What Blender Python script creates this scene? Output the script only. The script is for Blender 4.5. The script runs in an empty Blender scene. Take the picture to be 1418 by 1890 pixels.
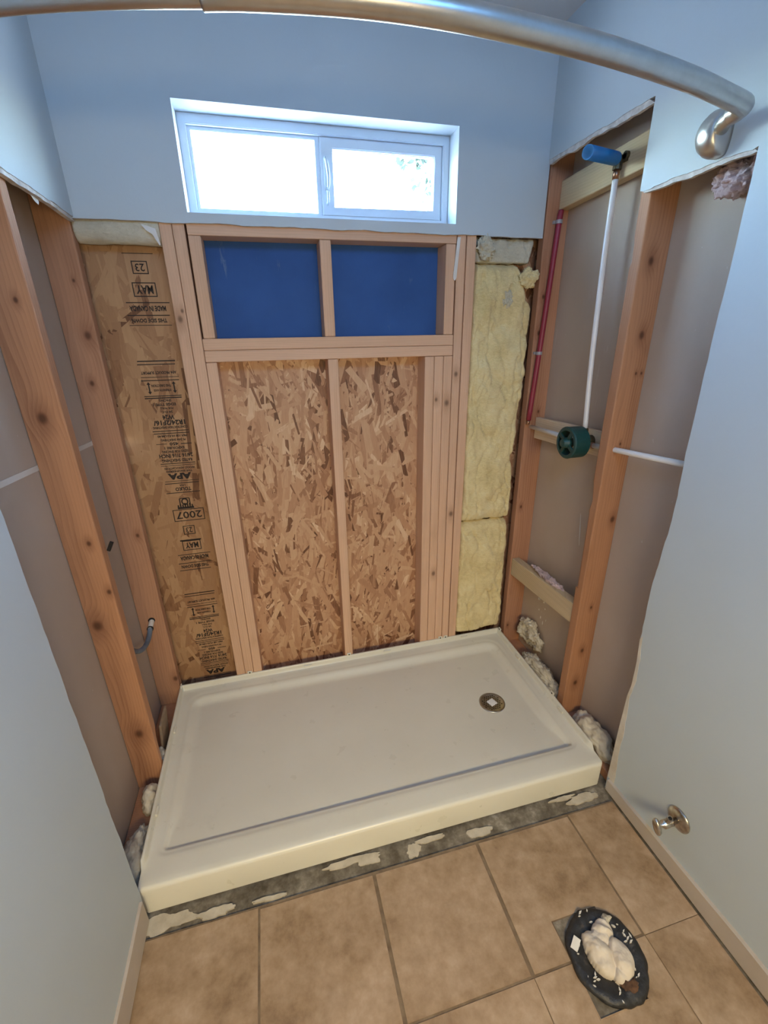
import bpy, bmesh, math, random
from mathutils import Vector, noise
C = bpy.context.scene.collection
SC = bpy.context.scene
PI = math.pi

# ------------------------------------------------------------------ camera
cam = bpy.data.objects.new('camera', bpy.data.cameras.new('camera')); C.objects.link(cam)
cam.data.sensor_fit = 'HORIZONTAL'; cam.data.sensor_width = 36.0
cam.data.lens = 819.444 * 36.0 / 1418.0
cam.data.clip_start = 0.02
cam.location = (0.49903, -1.69798, 1.53294)
cam.rotation_euler = (1.191065, 0.015313, -0.253704)
SC.camera = cam

# ------------------------------------------------------------------ sky
W = bpy.data.worlds.new('sky'); SC.world = W; W.use_nodes = True
wn = W.node_tree.nodes; wl = W.node_tree.links; wn.clear()
wo = wn.new('ShaderNodeOutputWorld'); wb = wn.new('ShaderNodeBackground'); ws = wn.new('ShaderNodeTexSky')
ws.sky_type = 'NISHITA'; ws.sun_disc = False; ws.sun_elevation = math.radians(48); ws.sun_rotation = math.radians(150)
ws.air_density = 1.0; ws.dust_density = 2.5
wb.inputs['Strength'].default_value = 12.0
wl.new(ws.outputs[0], wb.inputs[0]); wl.new(wb.outputs[0], wo.inputs[0])

sun = bpy.data.objects.new('sun', bpy.data.lights.new('sun', 'SUN')); C.objects.link(sun)
sun.data.energy = 9.0; sun.data.angle = 0.01; sun.data.color = (1.0, 0.97, 0.92)
sun.rotation_euler = (math.radians(30), math.radians(8), 0)

# ------------------------------------------------------------------ warm room lamp and added cool fill (behind the camera)
def area(name, loc, rot, sx, sy, power, col, spread=180):
    d = bpy.data.lights.new(name, 'AREA'); d.shape = 'RECTANGLE'; d.size = sx; d.size_y = sy
    d.energy = power; d.color = col; d.spread = math.radians(spread)
    o = bpy.data.objects.new(name, d); C.objects.link(o); o.location = loc; o.rotation_euler = rot
    return o
# warm vanity light on the wall behind the camera
area('vanity_light', (0.62, -2.62, 1.50), (math.radians(52), 0, 0), 0.9, 0.3, 19, (1.0, 0.78, 0.42), 130)
# added cool fill near the ceiling, tints the upper walls blue; no real source
area('cool_fill', (0.75, -1.95, 2.40), (math.radians(62), 0, 0), 0.9, 0.6, 20, (0.16, 0.46, 1.0))

# ------------------------------------------------------------------ exposure
SC.view_settings.view_transform = 'Standard'; SC.view_settings.look = 'None'
SC.view_settings.gamma = 1.0; SC.view_settings.use_curve_mapping = False
SC.view_settings.exposure = 0.0

# ------------------------------------------------------------------ helpers: materials
class NT:
    def __init__(s, name):
        s.m = bpy.data.materials.new(name); s.m.use_nodes = True
        s.n = s.m.node_tree.nodes; s.l = s.m.node_tree.links
        s.b = s.n['Principled BSDF']; s.out = s.n['Material Output']
    def node(s, t, **kw):
        n = s.n.new(t)
        for k, v in kw.items(): setattr(n, k, v)
        return n
    def put(s, sock, v):
        if hasattr(v, 'is_output'): s.l.new(v, sock)
        else: sock.default_value = v
    def math(s, op, a, b=0.0, c=None, clamp=False):
        n = s.node('ShaderNodeMath', operation=op, use_clamp=clamp)
        s.put(n.inputs[0], a); s.put(n.inputs[1], b)
        if c is not None: s.put(n.inputs[2], c)
        return n.outputs[0]
    def vmath(s, op, a, b=(0, 0, 0)):
        n = s.node('ShaderNodeVectorMath', operation=op); s.put(n.inputs[0], a); s.put(n.inputs[1], b)
        return n.outputs['Value'] if op in ('LENGTH', 'DISTANCE') else n.outputs[0]
    def coord(s, kind='Object'):
        return s.node('ShaderNodeTexCoord').outputs[kind]
    def world(s):
        return s.node('ShaderNodeNewGeometry').outputs['Position']
    def noise(s, vec, scale, detail=4.0, rough=0.55, dist=0.0):
        n = s.node('ShaderNodeTexNoise'); s.put(n.inputs['Vector'], vec)
        n.inputs['Scale'].default_value = scale; n.inputs['Detail'].default_value = detail
        n.inputs['Roughness'].default_value = rough; n.inputs['Distortion'].default_value = dist
        return n.outputs['Fac']
    def scl(s, vec, x, y, z):
        return s.vmath('MULTIPLY', vec, (x, y, z))
    def ramp(s, fac, stops, interp='LINEAR'):
        n = s.node('ShaderNodeValToRGB'); n.color_ramp.interpolation = interp
        e = n.color_ramp.elements
        while len(e) < len(stops): e.new(0.5)
        for i, (p, c) in enumerate(stops):
            e[i].position = p; e[i].color = c if len(c) == 4 else (*c, 1)
        s.put(n.inputs[0], fac); return n.outputs[0]
    def sstep(s, v, a, b):
        n = s.node('ShaderNodeMapRange', interpolation_type='SMOOTHSTEP')
        s.put(n.inputs[0], v); n.inputs[1].default_value = a; n.inputs[2].default_value = b
        n.inputs[3].default_value = 0; n.inputs[4].default_value = 1
        return n.outputs[0]
    def mix(s, fac, a, b, blend='MIX'):
        n = s.node('ShaderNodeMix', data_type='RGBA', blend_type=blend)
        s.put(n.inputs[0], fac)
        for i, v in ((6, a), (7, b)):
            if isinstance(v, tuple) and len(v) == 3: v = (*v, 1)
            s.put(n.inputs[i], v)
        return n.outputs[2]
    def bump(s, h, strength=0.3, dist=0.002):
        n = s.node('ShaderNodeBump'); n.inputs['Strength'].default_value = strength
        n.inputs['Distance'].default_value = dist; s.put(n.inputs['Height'], h)
        s.l.new(n.outputs[0], s.b.inputs['Normal'])
    def fin(s, col=None, rough=0.6, metal=0.0, spec=None):
        if col is not None:
            if isinstance(col, tuple) and len(col) == 3: col = (*col, 1)
            s.put(s.b.inputs['Base Color'], col)
        s.put(s.b.inputs['Roughness'], rough); s.put(s.b.inputs['Metallic'], metal)
        if spec is not None: s.put(s.b.inputs['Specular IOR Level'], spec)
        return s.m

def mottled(name, stops, scale=8.0, rough=0.7, metal=0.0, bump=0.0, bscale=120.0, detail=5.0, coord='Object', spec=None, bdist=0.002):
    t = NT(name); v = t.coord(coord)
    f = t.noise(v, scale, detail)
    col = t.ramp(f, stops)
    if bump: t.bump(t.noise(v, bscale, 4.0), bump, bdist)
    return t.fin(col, rough, metal, spec)

def plain(name, col, rough=0.5, metal=0.0, spec=None):
    return mottled(name, [(0.3, tuple(c * 0.93 for c in col)), (0.7, tuple(min(1, c * 1.05) for c in col))], 14.0, rough, metal, spec=spec)

def wood(name, light, dark, axis='z', knots=(), ring=0.0075, contrast=0.42, rough=0.62):
    """sawn lumber: growth rings around a pith that wanders, fine pores, dark knots that bend the grain"""
    t = NT(name); P = t.coord('Object')
    oi = t.node('ShaderNodeObjectInfo')
    rnd = t.math('MULTIPLY', oi.outputs['Random'], 37.0)
    comb = t.node('ShaderNodeCombineXYZ')
    sep = t.node('ShaderNodeSeparateXYZ'); t.l.new(P, sep.inputs[0])
    o = {'z': (0, 1, 2), 'x': (1, 2, 0), 'y': (0, 2, 1)}[axis]
    for i in range(3): t.l.new(sep.outputs[o[i]], comb.inputs[i])
    V = comb.outputs[0]
    c2 = t.node('ShaderNodeCombineXYZ'); t.put(c2.inputs[2], rnd); t.put(c2.inputs[0], t.math('MULTIPLY', rnd, 0.37))
    VR = t.vmath('ADD', V, c2.outputs[0])
    warp = t.noise(t.scl(VR, 3.0, 3.0, 0.9), 1.0, 3.0)
    warp2 = t.noise(t.scl(VR, 14.0, 14.0, 3.2), 1.0, 2.0)
    pith = t.vmath('ADD', t.scl(V, 1, 1, 0), (0.055, 0.075, 0.0))
    r = t.vmath('LENGTH', pith)
    r = t.math('ADD', r, t.math('MULTIPLY', warp, 0.075))
    r = t.math('ADD', r, t.math('MULTIPLY', warp2, 0.008))
    kmask = None
    for (kx, ky, kz, kr) in knots:
        d = t.vmath('LENGTH', t.vmath('MULTIPLY', t.vmath('SUBTRACT', P, (kx, ky, kz)),
                    {'z': (1, 1, 0.72), 'x': (0.72, 1, 1), 'y': (1, 0.72, 1)}[axis]))
        e = t.math('EXPONENT', t.math('MULTIPLY', t.math('POWER', t.math('DIVIDE', d, kr * 2.4), 2.0), -1.0))
        r = t.math('ADD', r, t.math('MULTIPLY', e, kr * 1.3))
        k = t.math('SUBTRACT', 1.0, t.sstep(t.math('ADD', d, t.math('MULTIPLY', warp2, kr * 0.6)), kr * 0.55, kr * 1.5))
        kmask = k if kmask is None else t.math('MAXIMUM', kmask, k)
    w = t.math('FRACT', t.math('DIVIDE', r, ring))
    w = t.math('MULTIPLY', t.math('POWER', w, 1.6), t.math('ADD', 0.35, t.noise(t.scl(VR, 30.0, 30.0, 1.2), 1.0, 2.0)))
    fine = t.noise(t.scl(VR, 420.0, 420.0, 9.0), 1.0, 3.0, 0.6)
    broad = t.noise(t.scl(VR, 22.0, 22.0, 1.3), 1.0, 4.0, 0.6)
    f = t.math('MULTIPLY', w, contrast)
    f = t.math('ADD', f, t.math('MULTIPLY', t.math('SUBTRACT', fine, 0.5), 0.55))
    f = t.math('ADD', f, t.math('MULTIPLY', t.math('SUBTRACT', broad, 0.42), 1.5), clamp=True)
    col = t.ramp(f, [(0.0, tuple(min(1, c * 1.12) for c in light)), (0.35, light), (1.0, dark)])
    if kmask is not None:
        halo = None
        for (kx, ky, kz, kr) in knots:
            d = t.vmath('LENGTH', t.vmath('MULTIPLY', t.vmath('SUBTRACT', P, (kx, ky, kz)), {'z': (1, 1, 0.5), 'x': (0.5, 1, 1), 'y': (1, 0.5, 1)}[axis]))
            k = t.math('SUBTRACT', 1.0, t.sstep(t.math('ADD', d, t.math('MULTIPLY', broad, kr)), kr * 0.8, kr * 3.4))
            halo = k if halo is None else t.math('MAXIMUM', halo, k)
        col = t.mix(t.math('MULTIPLY', halo, 0.55), col, tuple(c * 0.85 for c in dark))
        col = t.mix(t.math('MULTIPLY', kmask, 0.85), col, tuple(c * 0.32 for c in dark))
    stain = t.sstep(t.noise(t.scl(VR, 5.0, 5.0, 3.0), 1.0, 4.0), 0.60, 0.75)
    col = t.mix(t.math('MULTIPLY', stain, 0.25), col, tuple(c * 0.7 for c in dark))
    t.bump(fine, 0.18, 0.0012)
    return t.fin(col, rough, spec=0.3)

# ------------------------------------------------------------------ helpers: meshes and objects
def link(name, bm, m, parent=None, loc=(0, 0, 0), smooth=False, rot=(0, 0, 0)):
    me = bpy.data.meshes.new(name)
    bmesh.ops.recalc_face_normals(bm, faces=bm.faces)
    bm.to_mesh(me); bm.free()
    for mm in (m if isinstance(m, (list, tuple)) else [m]): me.materials.append(mm)
    if smooth:
        for p in me.polygons: p.use_smooth = True
    o = bpy.data.objects.new(name, me); C.objects.link(o)
    place(o, parent, loc, rot); return o
def wpos(o):
    v = Vector(o.location)
    while o.parent: o = o.parent; v += Vector(o.location)
    return v
def place(o, parent, loc, rot=(0, 0, 0)):
    o.rotation_euler = rot
    if parent is not None:
        o.parent = parent; o.location = Vector(loc) - wpos(parent)
    else: o.location = loc
def tag(o, label=None, cat=None, group=None, kind=None):
    if label: o['label'] = label
    if cat: o['category'] = cat
    if group: o['group'] = group
    if kind: o['kind'] = kind
    return o
def thing(name, label, cat, loc, group=None):
    o = bpy.data.objects.new(name, None); C.objects.link(o); o.location = loc; o.empty_display_size = 0.05
    return tag(o, label, cat, group)
def struct_empty(name, loc=(0, 0, 0)):
    o = bpy.data.objects.new(name, None); C.objects.link(o); o.location = loc
    o['kind'] = 'structure'; return o

def bm_box(bm, x0, x1, y0, y1, z0, z1, off=(0, 0, 0)):
    vs = [bm.verts.new((x - off[0], y - off[1], z - off[2])) for x, y, z in
          ((x0, y0, z0), (x1, y0, z0), (x1, y1, z0), (x0, y1, z0), (x0, y0, z1), (x1, y0, z1), (x1, y1, z1), (x0, y1, z1))]
    for f in ((0, 3, 2, 1), (4, 5, 6, 7), (0, 1, 5, 4), (1, 2, 6, 5), (2, 3, 7, 6), (3, 0, 4, 7)):
        bm.faces.new([vs[i] for i in f])
    return vs
def box(name, x0, x1, y0, y1, z0, z1, m, parent=None, bevel=0.0, seg=2):
    bm = bmesh.new(); o = ((x0 + x1) / 2, (y0 + y1) / 2, z0)
    bm_box(bm, x0, x1, y0, y1, z0, z1, o)
    if bevel: bmesh.ops.bevel(bm, geom=list(bm.edges), offset=bevel, segments=seg, profile=0.5, affect='EDGES')
    return link(name, bm, m, parent, o)
def sheet_bm(outer, holes, t0, t1, fn, bm=None):
    """extruded flat polygon (with holes); fn(a, b, t) -> xyz; faces at t0 get material 0, t1 material 1, cut edges 2"""
    bm = bm or bmesh.new(); loops = []
    for lp in [outer] + list(holes):
        vs = [bm.verts.new(fn(a, b, t0)) for a, b in lp]
        es = [bm.edges.new((vs[i], vs[(i + 1) % len(vs)])) for i in range(len(vs))]
        loops.append((vs, es, lp))
    r = bmesh.ops.triangle_fill(bm, use_beauty=True, use_dissolve=False, edges=[e for l in loops for e in l[1]])
    faces = [g for g in r['geom'] if isinstance(g, bmesh.types.BMFace)]
    mp = {}
    for vs, es, lp in loops:
        for v, (a, b) in zip(vs, lp): mp[v] = bm.verts.new(fn(a, b, t1))
    for f in faces:
        f.material_index = 0
        g = bm.faces.new([mp[v] for v in reversed(f.verts)]); g.material_index = 1
    for vs, es, lp in loops:
        for i in range(len(vs)):
            a, b = vs[i], vs[(i + 1) % len(vs)]
            g = bm.faces.new((a, b, mp[b], mp[a])); g.material_index = 2
    return bm
def sheet(name, outer, holes, t0, t1, fn, mats, parent=None):
    return link(name, sheet_bm(outer, holes, t0, t1, fn), mats, parent)
def jag(p, q, n, amp, seed, drift=0.5):
    rr = random.Random(seed); out = []
    dx, dy = q[0] - p[0], q[1] - p[1]; L = math.hypot(dx, dy); nx, ny = -dy / L, dx / L
    for i in range(n):
        t = i / n
        a = 0 if i == 0 else (noise.noise(Vector((t * L * 14, seed * 3.1, 0))) * amp * 1.6 + rr.uniform(-1, 1) * amp * drift)
        out.append((p[0] + dx * t + nx * a, p[1] + dy * t + ny * a))
    return out
def bm_tube(bm, pts, radii, seg=12, cap=True):
    pts = [Vector(p) for p in pts]; n = len(pts)
    if not isinstance(radii, (list, tuple)): radii = [radii] * n
    rings = []; up = None
    for i, p in enumerate(pts):
        d = (pts[min(i + 1, n - 1)] - pts[max(i - 1, 0)]).normalized()
        if up is None: up = d.orthogonal().normalized()
        else: up = (up - d * up.dot(d)).normalized()
        s = d.cross(up)
        rings.append([bm.verts.new(p + (up * math.cos(2 * PI * k / seg) + s * math.sin(2 * PI * k / seg)) * radii[i]) for k in range(seg)])
    for a, b in zip(rings, rings[1:]):
        for k in range(seg): bm.faces.new((a[k], a[(k + 1) % seg], b[(k + 1) % seg], b[k]))
    if cap:
        bm.faces.new(rings[0][::-1]); bm.faces.new(rings[-1])
    return rings
def smooth_path(pts, sub=6):
    P = [Vector(p) for p in pts]; out = []
    for i in range(len(P) - 1):
        a, b, c, d = P[max(i - 1, 0)], P[i], P[i + 1], P[min(i + 2, len(P) - 1)]
        for k in range(sub):
            t = k / sub
            out.append(0.5 * ((2 * b) + (c - a) * t + (2 * a - 5 * b + 4 * c - d) * t * t + (3 * b - a - 3 * c + d) * t ** 3))
    out.append(P[-1]); return out
def tube(name, pts, r, m, parent=None, seg=14, loc=(0, 0, 0)):
    bm = bmesh.new(); L = Vector(loc)
    bm_tube(bm, [Vector(p) - L for p in pts], r, seg)
    o = link(name, bm, m, parent, loc)
    for p in o.data.polygons: p.use_smooth = len(p.vertices) == 4
    return o
def bm_lathe(bm, prof, seg=32, axis='z', base=(0, 0, 0), closed_ends=True, wob=None):
    """prof: list of (r, h); axis direction x/-x/z"""
    B = Vector(base); rings = []
    for j, (r, h) in enumerate(prof):
        ring = []
        for k in range(seg):
            a = 2 * PI * k / seg; rr = r * (wob(a, j) if wob else 1)
            c, s = rr * math.cos(a), rr * math.sin(a)
            ring.append(bm.verts.new(B + Vector({'z': (c, s, h), 'x': (h, c, s), '-x': (-h, -c, s), 'y': (s, h, c)}[axis])))
        rings.append(ring)
    for a, b in zip(rings, rings[1:]):
        for k in range(seg): bm.faces.new((a[k], a[(k + 1) % seg], b[(k + 1) % seg], b[k]))
    if closed_ends:
        bm.faces.new(rings[0][::-1]); bm.faces.new(rings[-1])
    return rings
def lathe(name, prof, m, parent, base, axis='z', seg=32, smooth=True, wob=None):
    bm = bmesh.new(); bm_lathe(bm, prof, seg, axis, (0, 0, 0), True, wob)
    o = link(name, bm, m, parent, base)
    if smooth:
        for p in o.data.polygons: p.use_smooth = len(p.vertices) == 4
    return o
def fbm(v, oct=4):
    return noise.fractal(Vector(v), 1.0, 2.0, oct)
def lump_bm(c, r, freq=9.0, amp=0.25, seed=0, sub=4, flat=None, rot=0.0):
    """rounded lump; the relief is sampled in metres so that a stretched lump does not grow spikes"""
    bm = bmesh.new(); bmesh.ops.create_icosphere(bm, subdivisions=sub, radius=1.0)
    ca, sa = math.cos(rot), math.sin(rot); m = (r[0] * r[1] * r[2]) ** (1 / 3)
    for v in bm.verts:
        n = v.co.normalized(); p = Vector((n.x * r[0], n.y * r[1], n.z * r[2]))
        q = p / m; S = Vector((seed * 7.3, seed * 3.1, seed))
        d = m * amp * (0.9 * fbm(q * 0.9 + S, 3) + 0.55 * fbm(q * (freq * 0.28) + S, 3) + 0.30 * fbm(q * freq * 0.8 + S, 2))
        nn = Vector((n.x / r[0], n.y / r[1], n.z / r[2])).normalized()
        p += nn * d
        if flat is not None: p.z = max(p.z, flat)
        v.co = (p.x * ca - p.y * sa, p.x * sa + p.y * ca, p.z)
    return bm

# ------------------------------------------------------------------ materials
def paint_mat():
    t = NT('blue_grey_paint'); P = t.world()
    n1 = t.noise(P, 1.6, 3.0)
    col = t.ramp(n1, [(0.3, (0.50, 0.56, 0.585)), (0.7, (0.535, 0.595, 0.62))])
    t.bump(t.noise(P, 95.0, 3.0, 0.6), 0.10, 0.0025)
    return t.fin(col, 0.55, spec=0.35)
M = {}
M['paint'] = paint_mat()
M['ceiling'] = mottled('ceiling_paint', [(0.3, (0.62, 0.64, 0.66)), (0.7, (0.66, 0.68, 0.70))], 2.0, 0.8, bump=0.1, bscale=90)
M['gypsum'] = mottled('torn_gypsum', [(0.3, (0.42, 0.38, 0.35)), (0.55, (0.62, 0.58, 0.54)), (0.75, (0.78, 0.76, 0.72))], 40.0, 0.95, bump=0.6, bscale=160)
M['torn'] = mottled('torn_paper_beige', [(0.3, (0.58, 0.52, 0.43)), (0.7, (0.70, 0.64, 0.55))], 25.0, 0.9, bump=0.3, bscale=90)
def backing_mat():
    t = NT('brown_drywall_paper'); P = t.world()
    n1 = t.noise(t.scl(P, 1, 1, 0.6), 3.0, 5.0)
    col = t.ramp(n1, [(0.25, (0.44, 0.345, 0.265)), (0.55, (0.50, 0.40, 0.315)), (0.8, (0.55, 0.45, 0.365))])
    smear = t.noise(t.scl(P, 16, 16, 5.0), 1.0, 6.0, 0.65, 0.4)
    low = t.sstep(t.noise(P, 2.3, 2.0), 0.50, 0.68)
    sm = t.math('MULTIPLY', t.sstep(smear, 0.60, 0.75), low)
    col = t.mix(t.math('MULTIPLY', sm, 0.45), col, (0.66, 0.61, 0.55))
    speck = t.sstep(t.noise(P, 55.0, 2.0, 0.5), 0.74, 0.80)
    col = t.mix(t.math('MULTIPLY', speck, 0.4), col, (0.68, 0.63, 0.57))
    t.bump(t.noise(P, 60.0, 3.0), 0.08, 0.001)
    return t.fin(col, 0.75, spec=0.25)
M['backing'] = backing_mat()
M['seam'] = mottled('white_joint', [(0.3, (0.66, 0.62, 0.55)), (0.7, (0.75, 0.71, 0.64))], 12, 0.8)
M['dark'] = mottled('dark_void', [(0.3, (0.035, 0.03, 0.03)), (0.7, (0.06, 0.05, 0.05))], 9, 0.9)
def felt_mat():  # dark felt with the blue lens flare around the window mixed into its colour
    t = NT('building_felt_flare_tint'); P = t.world()
    n1 = t.noise(P, 4.0, 4.0)
    col = t.ramp(n1, [(0.3, (0.022, 0.080, 0.26)), (0.7, (0.034, 0.115, 0.36))])
    scr = t.sstep(t.noise(t.scl(P, 26, 26, 6.0), 1.0, 6.0, 0.7), 0.64, 0.74)
    col = t.mix(t.math('MULTIPLY', scr, 0.30), col, (0.30, 0.38, 0.48))
    t.bump(t.noise(P, 160.0, 3.0), 0.25, 0.001)
    return t.fin(col, 0.7, spec=0.35)
M['felt'] = felt_mat()
M['osb_base'] = mottled('osb_base', [(0.3, (0.20, 0.105, 0.045)), (0.7, (0.36, 0.21, 0.10))], 30.0, 0.75, bump=0.4, bscale=90)
def flake_mat(name, pale):
    t = NT(name)
    at = t.node('ShaderNodeVertexColor'); at.layer_name = 'strand'
    P = t.coord()
    g = t.noise(t.scl(P, 170, 30, 30), 1.0, 4.0, 0.6)
    sp = t.node('ShaderNodeSeparateColor'); t.l.new(at.outputs[0], sp.inputs[0])
    f = t.math('ADD', sp.outputs[0], t.math('MULTIPLY', t.math('SUBTRACT', g, 0.5), 0.35), clamp=True)
    if pale: st = [(0.0, (0.16, 0.07, 0.03)), (0.2, (0.32, 0.16, 0.075)), (0.55, (0.42, 0.235, 0.115)), (1.0, (0.52, 0.315, 0.16))]
    else: st = [(0.0, (0.13, 0.052, 0.022)), (0.22, (0.32, 0.15, 0.075)), (0.55, (0.50, 0.275, 0.15)), (0.85, (0.61, 0.38, 0.22)), (1.0, (0.74, 0.53, 0.34))]
    col = t.ramp(f, st)
    t.bump(g, 0.2, 0.001)
    return t.fin(col, t.math('ADD', 0.42, t.math('MULTIPLY', g, 0.25)), spec=0.45)
M['flake'] = flake_mat('osb_strands', False); M['flake_pale'] = flake_mat('osb_strands_pale', True)
M['ink'] = mottled('stamp_ink', [(0.35, (0.02, 0.014, 0.012)), (0.70, (0.022, 0.016, 0.013)), (0.88, (0.10, 0.055, 0.03))], 160.0, 0.7, detail=3)
TAN = ((0.64, 0.405, 0.265), (0.49, 0.28, 0.17))
RED = ((0.45, 0.225, 0.12), (0.27, 0.105, 0.05))
M['w_tan'] = wood('tan_lumber', *TAN, contrast=0.3)
M['w_tan_x'] = wood('tan_lumber_flat', *TAN, axis='x', contrast=0.3)
M['w_red'] = wood('red_lumber', *RED)
M['w_blk'] = wood('block_lumber', (0.55, 0.43, 0.27), (0.38, 0.27, 0.15), axis='y', contrast=0.4)
M['w_ply'] = wood('pale_plywood', (0.70, 0.54, 0.36), (0.56, 0.39, 0.23), axis='y', contrast=0.4)
M['vinyl'] = mottled('white_vinyl', [(0.3, (0.58, 0.66, 0.73)), (0.7, (0.62, 0.70, 0.77))], 3, 0.35, spec=0.5)
M['tray'] = mottled('bone_acrylic', [(0.3, (0.67, 0.635, 0.545)), (0.7, (0.71, 0.675, 0.585))], 5.0, 0.22, spec=0.5)
def tray_mat():
    t = NT('bone_acrylic'); P = t.world()
    n = t.noise(P, 5.0, 5.0); s = t.sstep(t.noise(P, 9.0, 6.0, 0.65), 0.60, 0.72)
    col = t.ramp(n, [(0.3, (0.70, 0.675, 0.565)), (0.7, (0.74, 0.715, 0.605))])
    col = t.mix(t.math('MULTIPLY', s, 0.10), col, (0.42, 0.36, 0.28))
    spk = t.sstep(t.noise(P, 70.0, 2.0), 0.78, 0.81)
    col = t.mix(t.math('MULTIPLY', spk, 0.5), col, (0.35, 0.29, 0.22))
    rg = t.math('ADD', 0.20, t.math('MULTIPLY', t.noise(P, 14.0, 5.0), 0.22))
    return t.fin(col, rg, spec=0.5)
M['tray'] = tray_mat()
M['nickel'] = mottled('brushed_nickel', [(0.3, (0.60, 0.57, 0.52)), (0.7, (0.68, 0.65, 0.60))], 30, 0.34, 1.0, bump=0.05, bscale=400)
M['chrome'] = mottled('old_chrome', [(0.35, (0.40, 0.34, 0.28)), (0.6, (0.70, 0.66, 0.60))], 45, 0.28, 1.0)
M['steel'] = mottled('drain_steel', [(0.3, (0.36, 0.34, 0.30)), (0.7, (0.52, 0.50, 0.45))], 40, 0.35, 1.0)
M['black'] = plain('black_hole', (0.012, 0.011, 0.010), 0.8)
M['sticker'] = plain('white_sticker', (0.82, 0.82, 0.80), 0.5)
def tile_mat():
    t = NT('tan_ceramic_tile'); P = t.world(); oi = t.node('ShaderNodeObjectInfo')
    off = t.node('ShaderNodeCombineXYZ'); t.put(off.inputs[2], t.math('MULTIPLY', oi.outputs['Random'], 9.0))
    V = t.vmath('ADD', P, off.outputs[0])
    n = t.noise(V, 6.0, 6.0, 0.6); n2 = t.noise(V, 32.0, 5.0, 0.65)
    f = t.math('ADD', t.math('MULTIPLY', n, 0.65), t.math('MULTIPLY', n2, 0.35))
    col = t.ramp(f, [(0.34, (0.22, 0.135, 0.07)), (0.46, (0.345, 0.23, 0.13)), (0.56, (0.43, 0.30, 0.185)), (0.68, (0.53, 0.39, 0.265))])
    dirt = t.sstep(t.noise(V, 11.0, 5.0, 0.7), 0.60, 0.78)
    col = t.mix(t.math('MULTIPLY', dirt, 0.28), col, (0.20, 0.14, 0.09))
    t.bump(t.math('ADD', n2, t.math('MULTIPLY', n, 0.5)), 0.18, 0.003)
    return t.fin(col, t.math('ADD', 0.36, t.math('MULTIPLY', n2, 0.25)), spec=0.45)
M['tile'] = tile_mat()
M['grout'] = mottled('brown_grout', [(0.3, (0.15, 0.10, 0.06)), (0.7, (0.26, 0.185, 0.115))], 30, 0.95, bump=0.4, bscale=200)
def cement_mat():
    t = NT('grey_subfloor'); P = t.world()
    n = t.noise(P, 12.0, 6.0, 0.65); n2 = t.noise(P, 60.0, 4.0)
    f = t.math('ADD', t.math('MULTIPLY', n, 0.7), t.math('MULTIPLY', n2, 0.3))
    col = t.ramp(f, [(0.34, (0.075, 0.060, 0.040)), (0.47, (0.15, 0.125, 0.092)), (0.57, (0.24, 0.208, 0.16)), (0.68, (0.42, 0.375, 0.30))])
    t.bump(n2, 0.5, 0.002)
    return t.fin(col, 0.85, spec=0.3)
M['cement'] = cement_mat()
M['thinset'] = mottled('cream_thinset', [(0.3, (0.42, 0.36, 0.27)), (0.7, (0.60, 0.53, 0.41))], 26, 0.9, bump=0.5, bscale=110)
M['base'] = mottled('dusty_baseboard', [(0.3, (0.49, 0.42, 0.345)), (0.7, (0.56, 0.485, 0.405))], 7, 0.75, bump=0.12, bscale=80)
def fiber_mat(name, a, b, c):
    t = NT(name); P = t.world()
    n = t.noise(P, 7.0, 5.0, 0.6); n2 = t.noise(t.scl(P, 1.0, 1.0, 2.2), 70.0, 5.0, 0.7, 0.6)
    f = t.math('ADD', t.math('MULTIPLY', n, 0.6), t.math('MULTIPLY', n2, 0.4))
    col = t.ramp(f, [(0.32, a), (0.52, b), (0.72, c)])
    t.bump(n2, 0.7, 0.006)
    m = t.fin(col, 1.0, spec=0.05)
    t.b.inputs['Sheen Weight'].default_value = 0.25; t.b.inputs['Sheen Roughness'].default_value = 0.6
    return m
M['yellow'] = fiber_mat('yellow_glass_wool', (0.62, 0.49, 0.22), (0.82, 0.68, 0.36), (0.88, 0.79, 0.51))
M['cream'] = fiber_mat('cream_glass_wool', (0.50, 0.46, 0.34), (0.64, 0.60, 0.46), (0.74, 0.70, 0.58))
M['pink'] = fiber_mat('pink_glass_wool', (0.50, 0.36, 0.33), (0.64, 0.47, 0.45), (0.76, 0.62, 0.58))
M['foam'] = mottled('spray_foam', [(0.3, (0.52, 0.45, 0.33)), (0.6, (0.66, 0.60, 0.47)), (0.8, (0.74, 0.69, 0.57))], 22, 0.6, bump=0.35, bscale=60)
M['red_pipe'] = plain('red_tubing', (0.27, 0.022, 0.045), 0.42)
M['white_pipe'] = plain('white_tubing', (0.78, 0.76, 0.73), 0.32)
M['copper'] = mottled('tarnished_copper', [(0.3, (0.30, 0.16, 0.10)), (0.7, (0.62, 0.36, 0.24))], 60, 0.35, 1.0)
M['brass'] = mottled('dark_brass', [(0.3, (0.07, 0.055, 0.035)), (0.7, (0.20, 0.16, 0.09))], 60, 0.5, 0.8)
M['blue_pipe'] = plain('blue_plastic', (0.012, 0.14, 0.36), 0.38)
M['green'] = plain('dark_green_plastic', (0.008, 0.055, 0.052), 0.45)
M['grey_clip'] = plain('grey_clip', (0.33, 0.32, 0.34), 0.5)
M['hose'] = mottled('blue_grey_conduit', [(0.3, (0.10, 0.13, 0.17)), (0.7, (0.19, 0.24, 0.30))], 30, 0.5)
M['wax'] = mottled('black_wax', [(0.3, (0.012, 0.012, 0.013)), (0.62, (0.03, 0.03, 0.032)), (0.8, (0.11, 0.09, 0.07))], 42, 0.5, bump=0.7, bscale=60, bdist=0.004)
M['rust'] = mottled('rusty_crumbs', [(0.3, (0.04, 0.02, 0.012)), (0.7, (0.16, 0.08, 0.04))], 60, 0.9)
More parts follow.
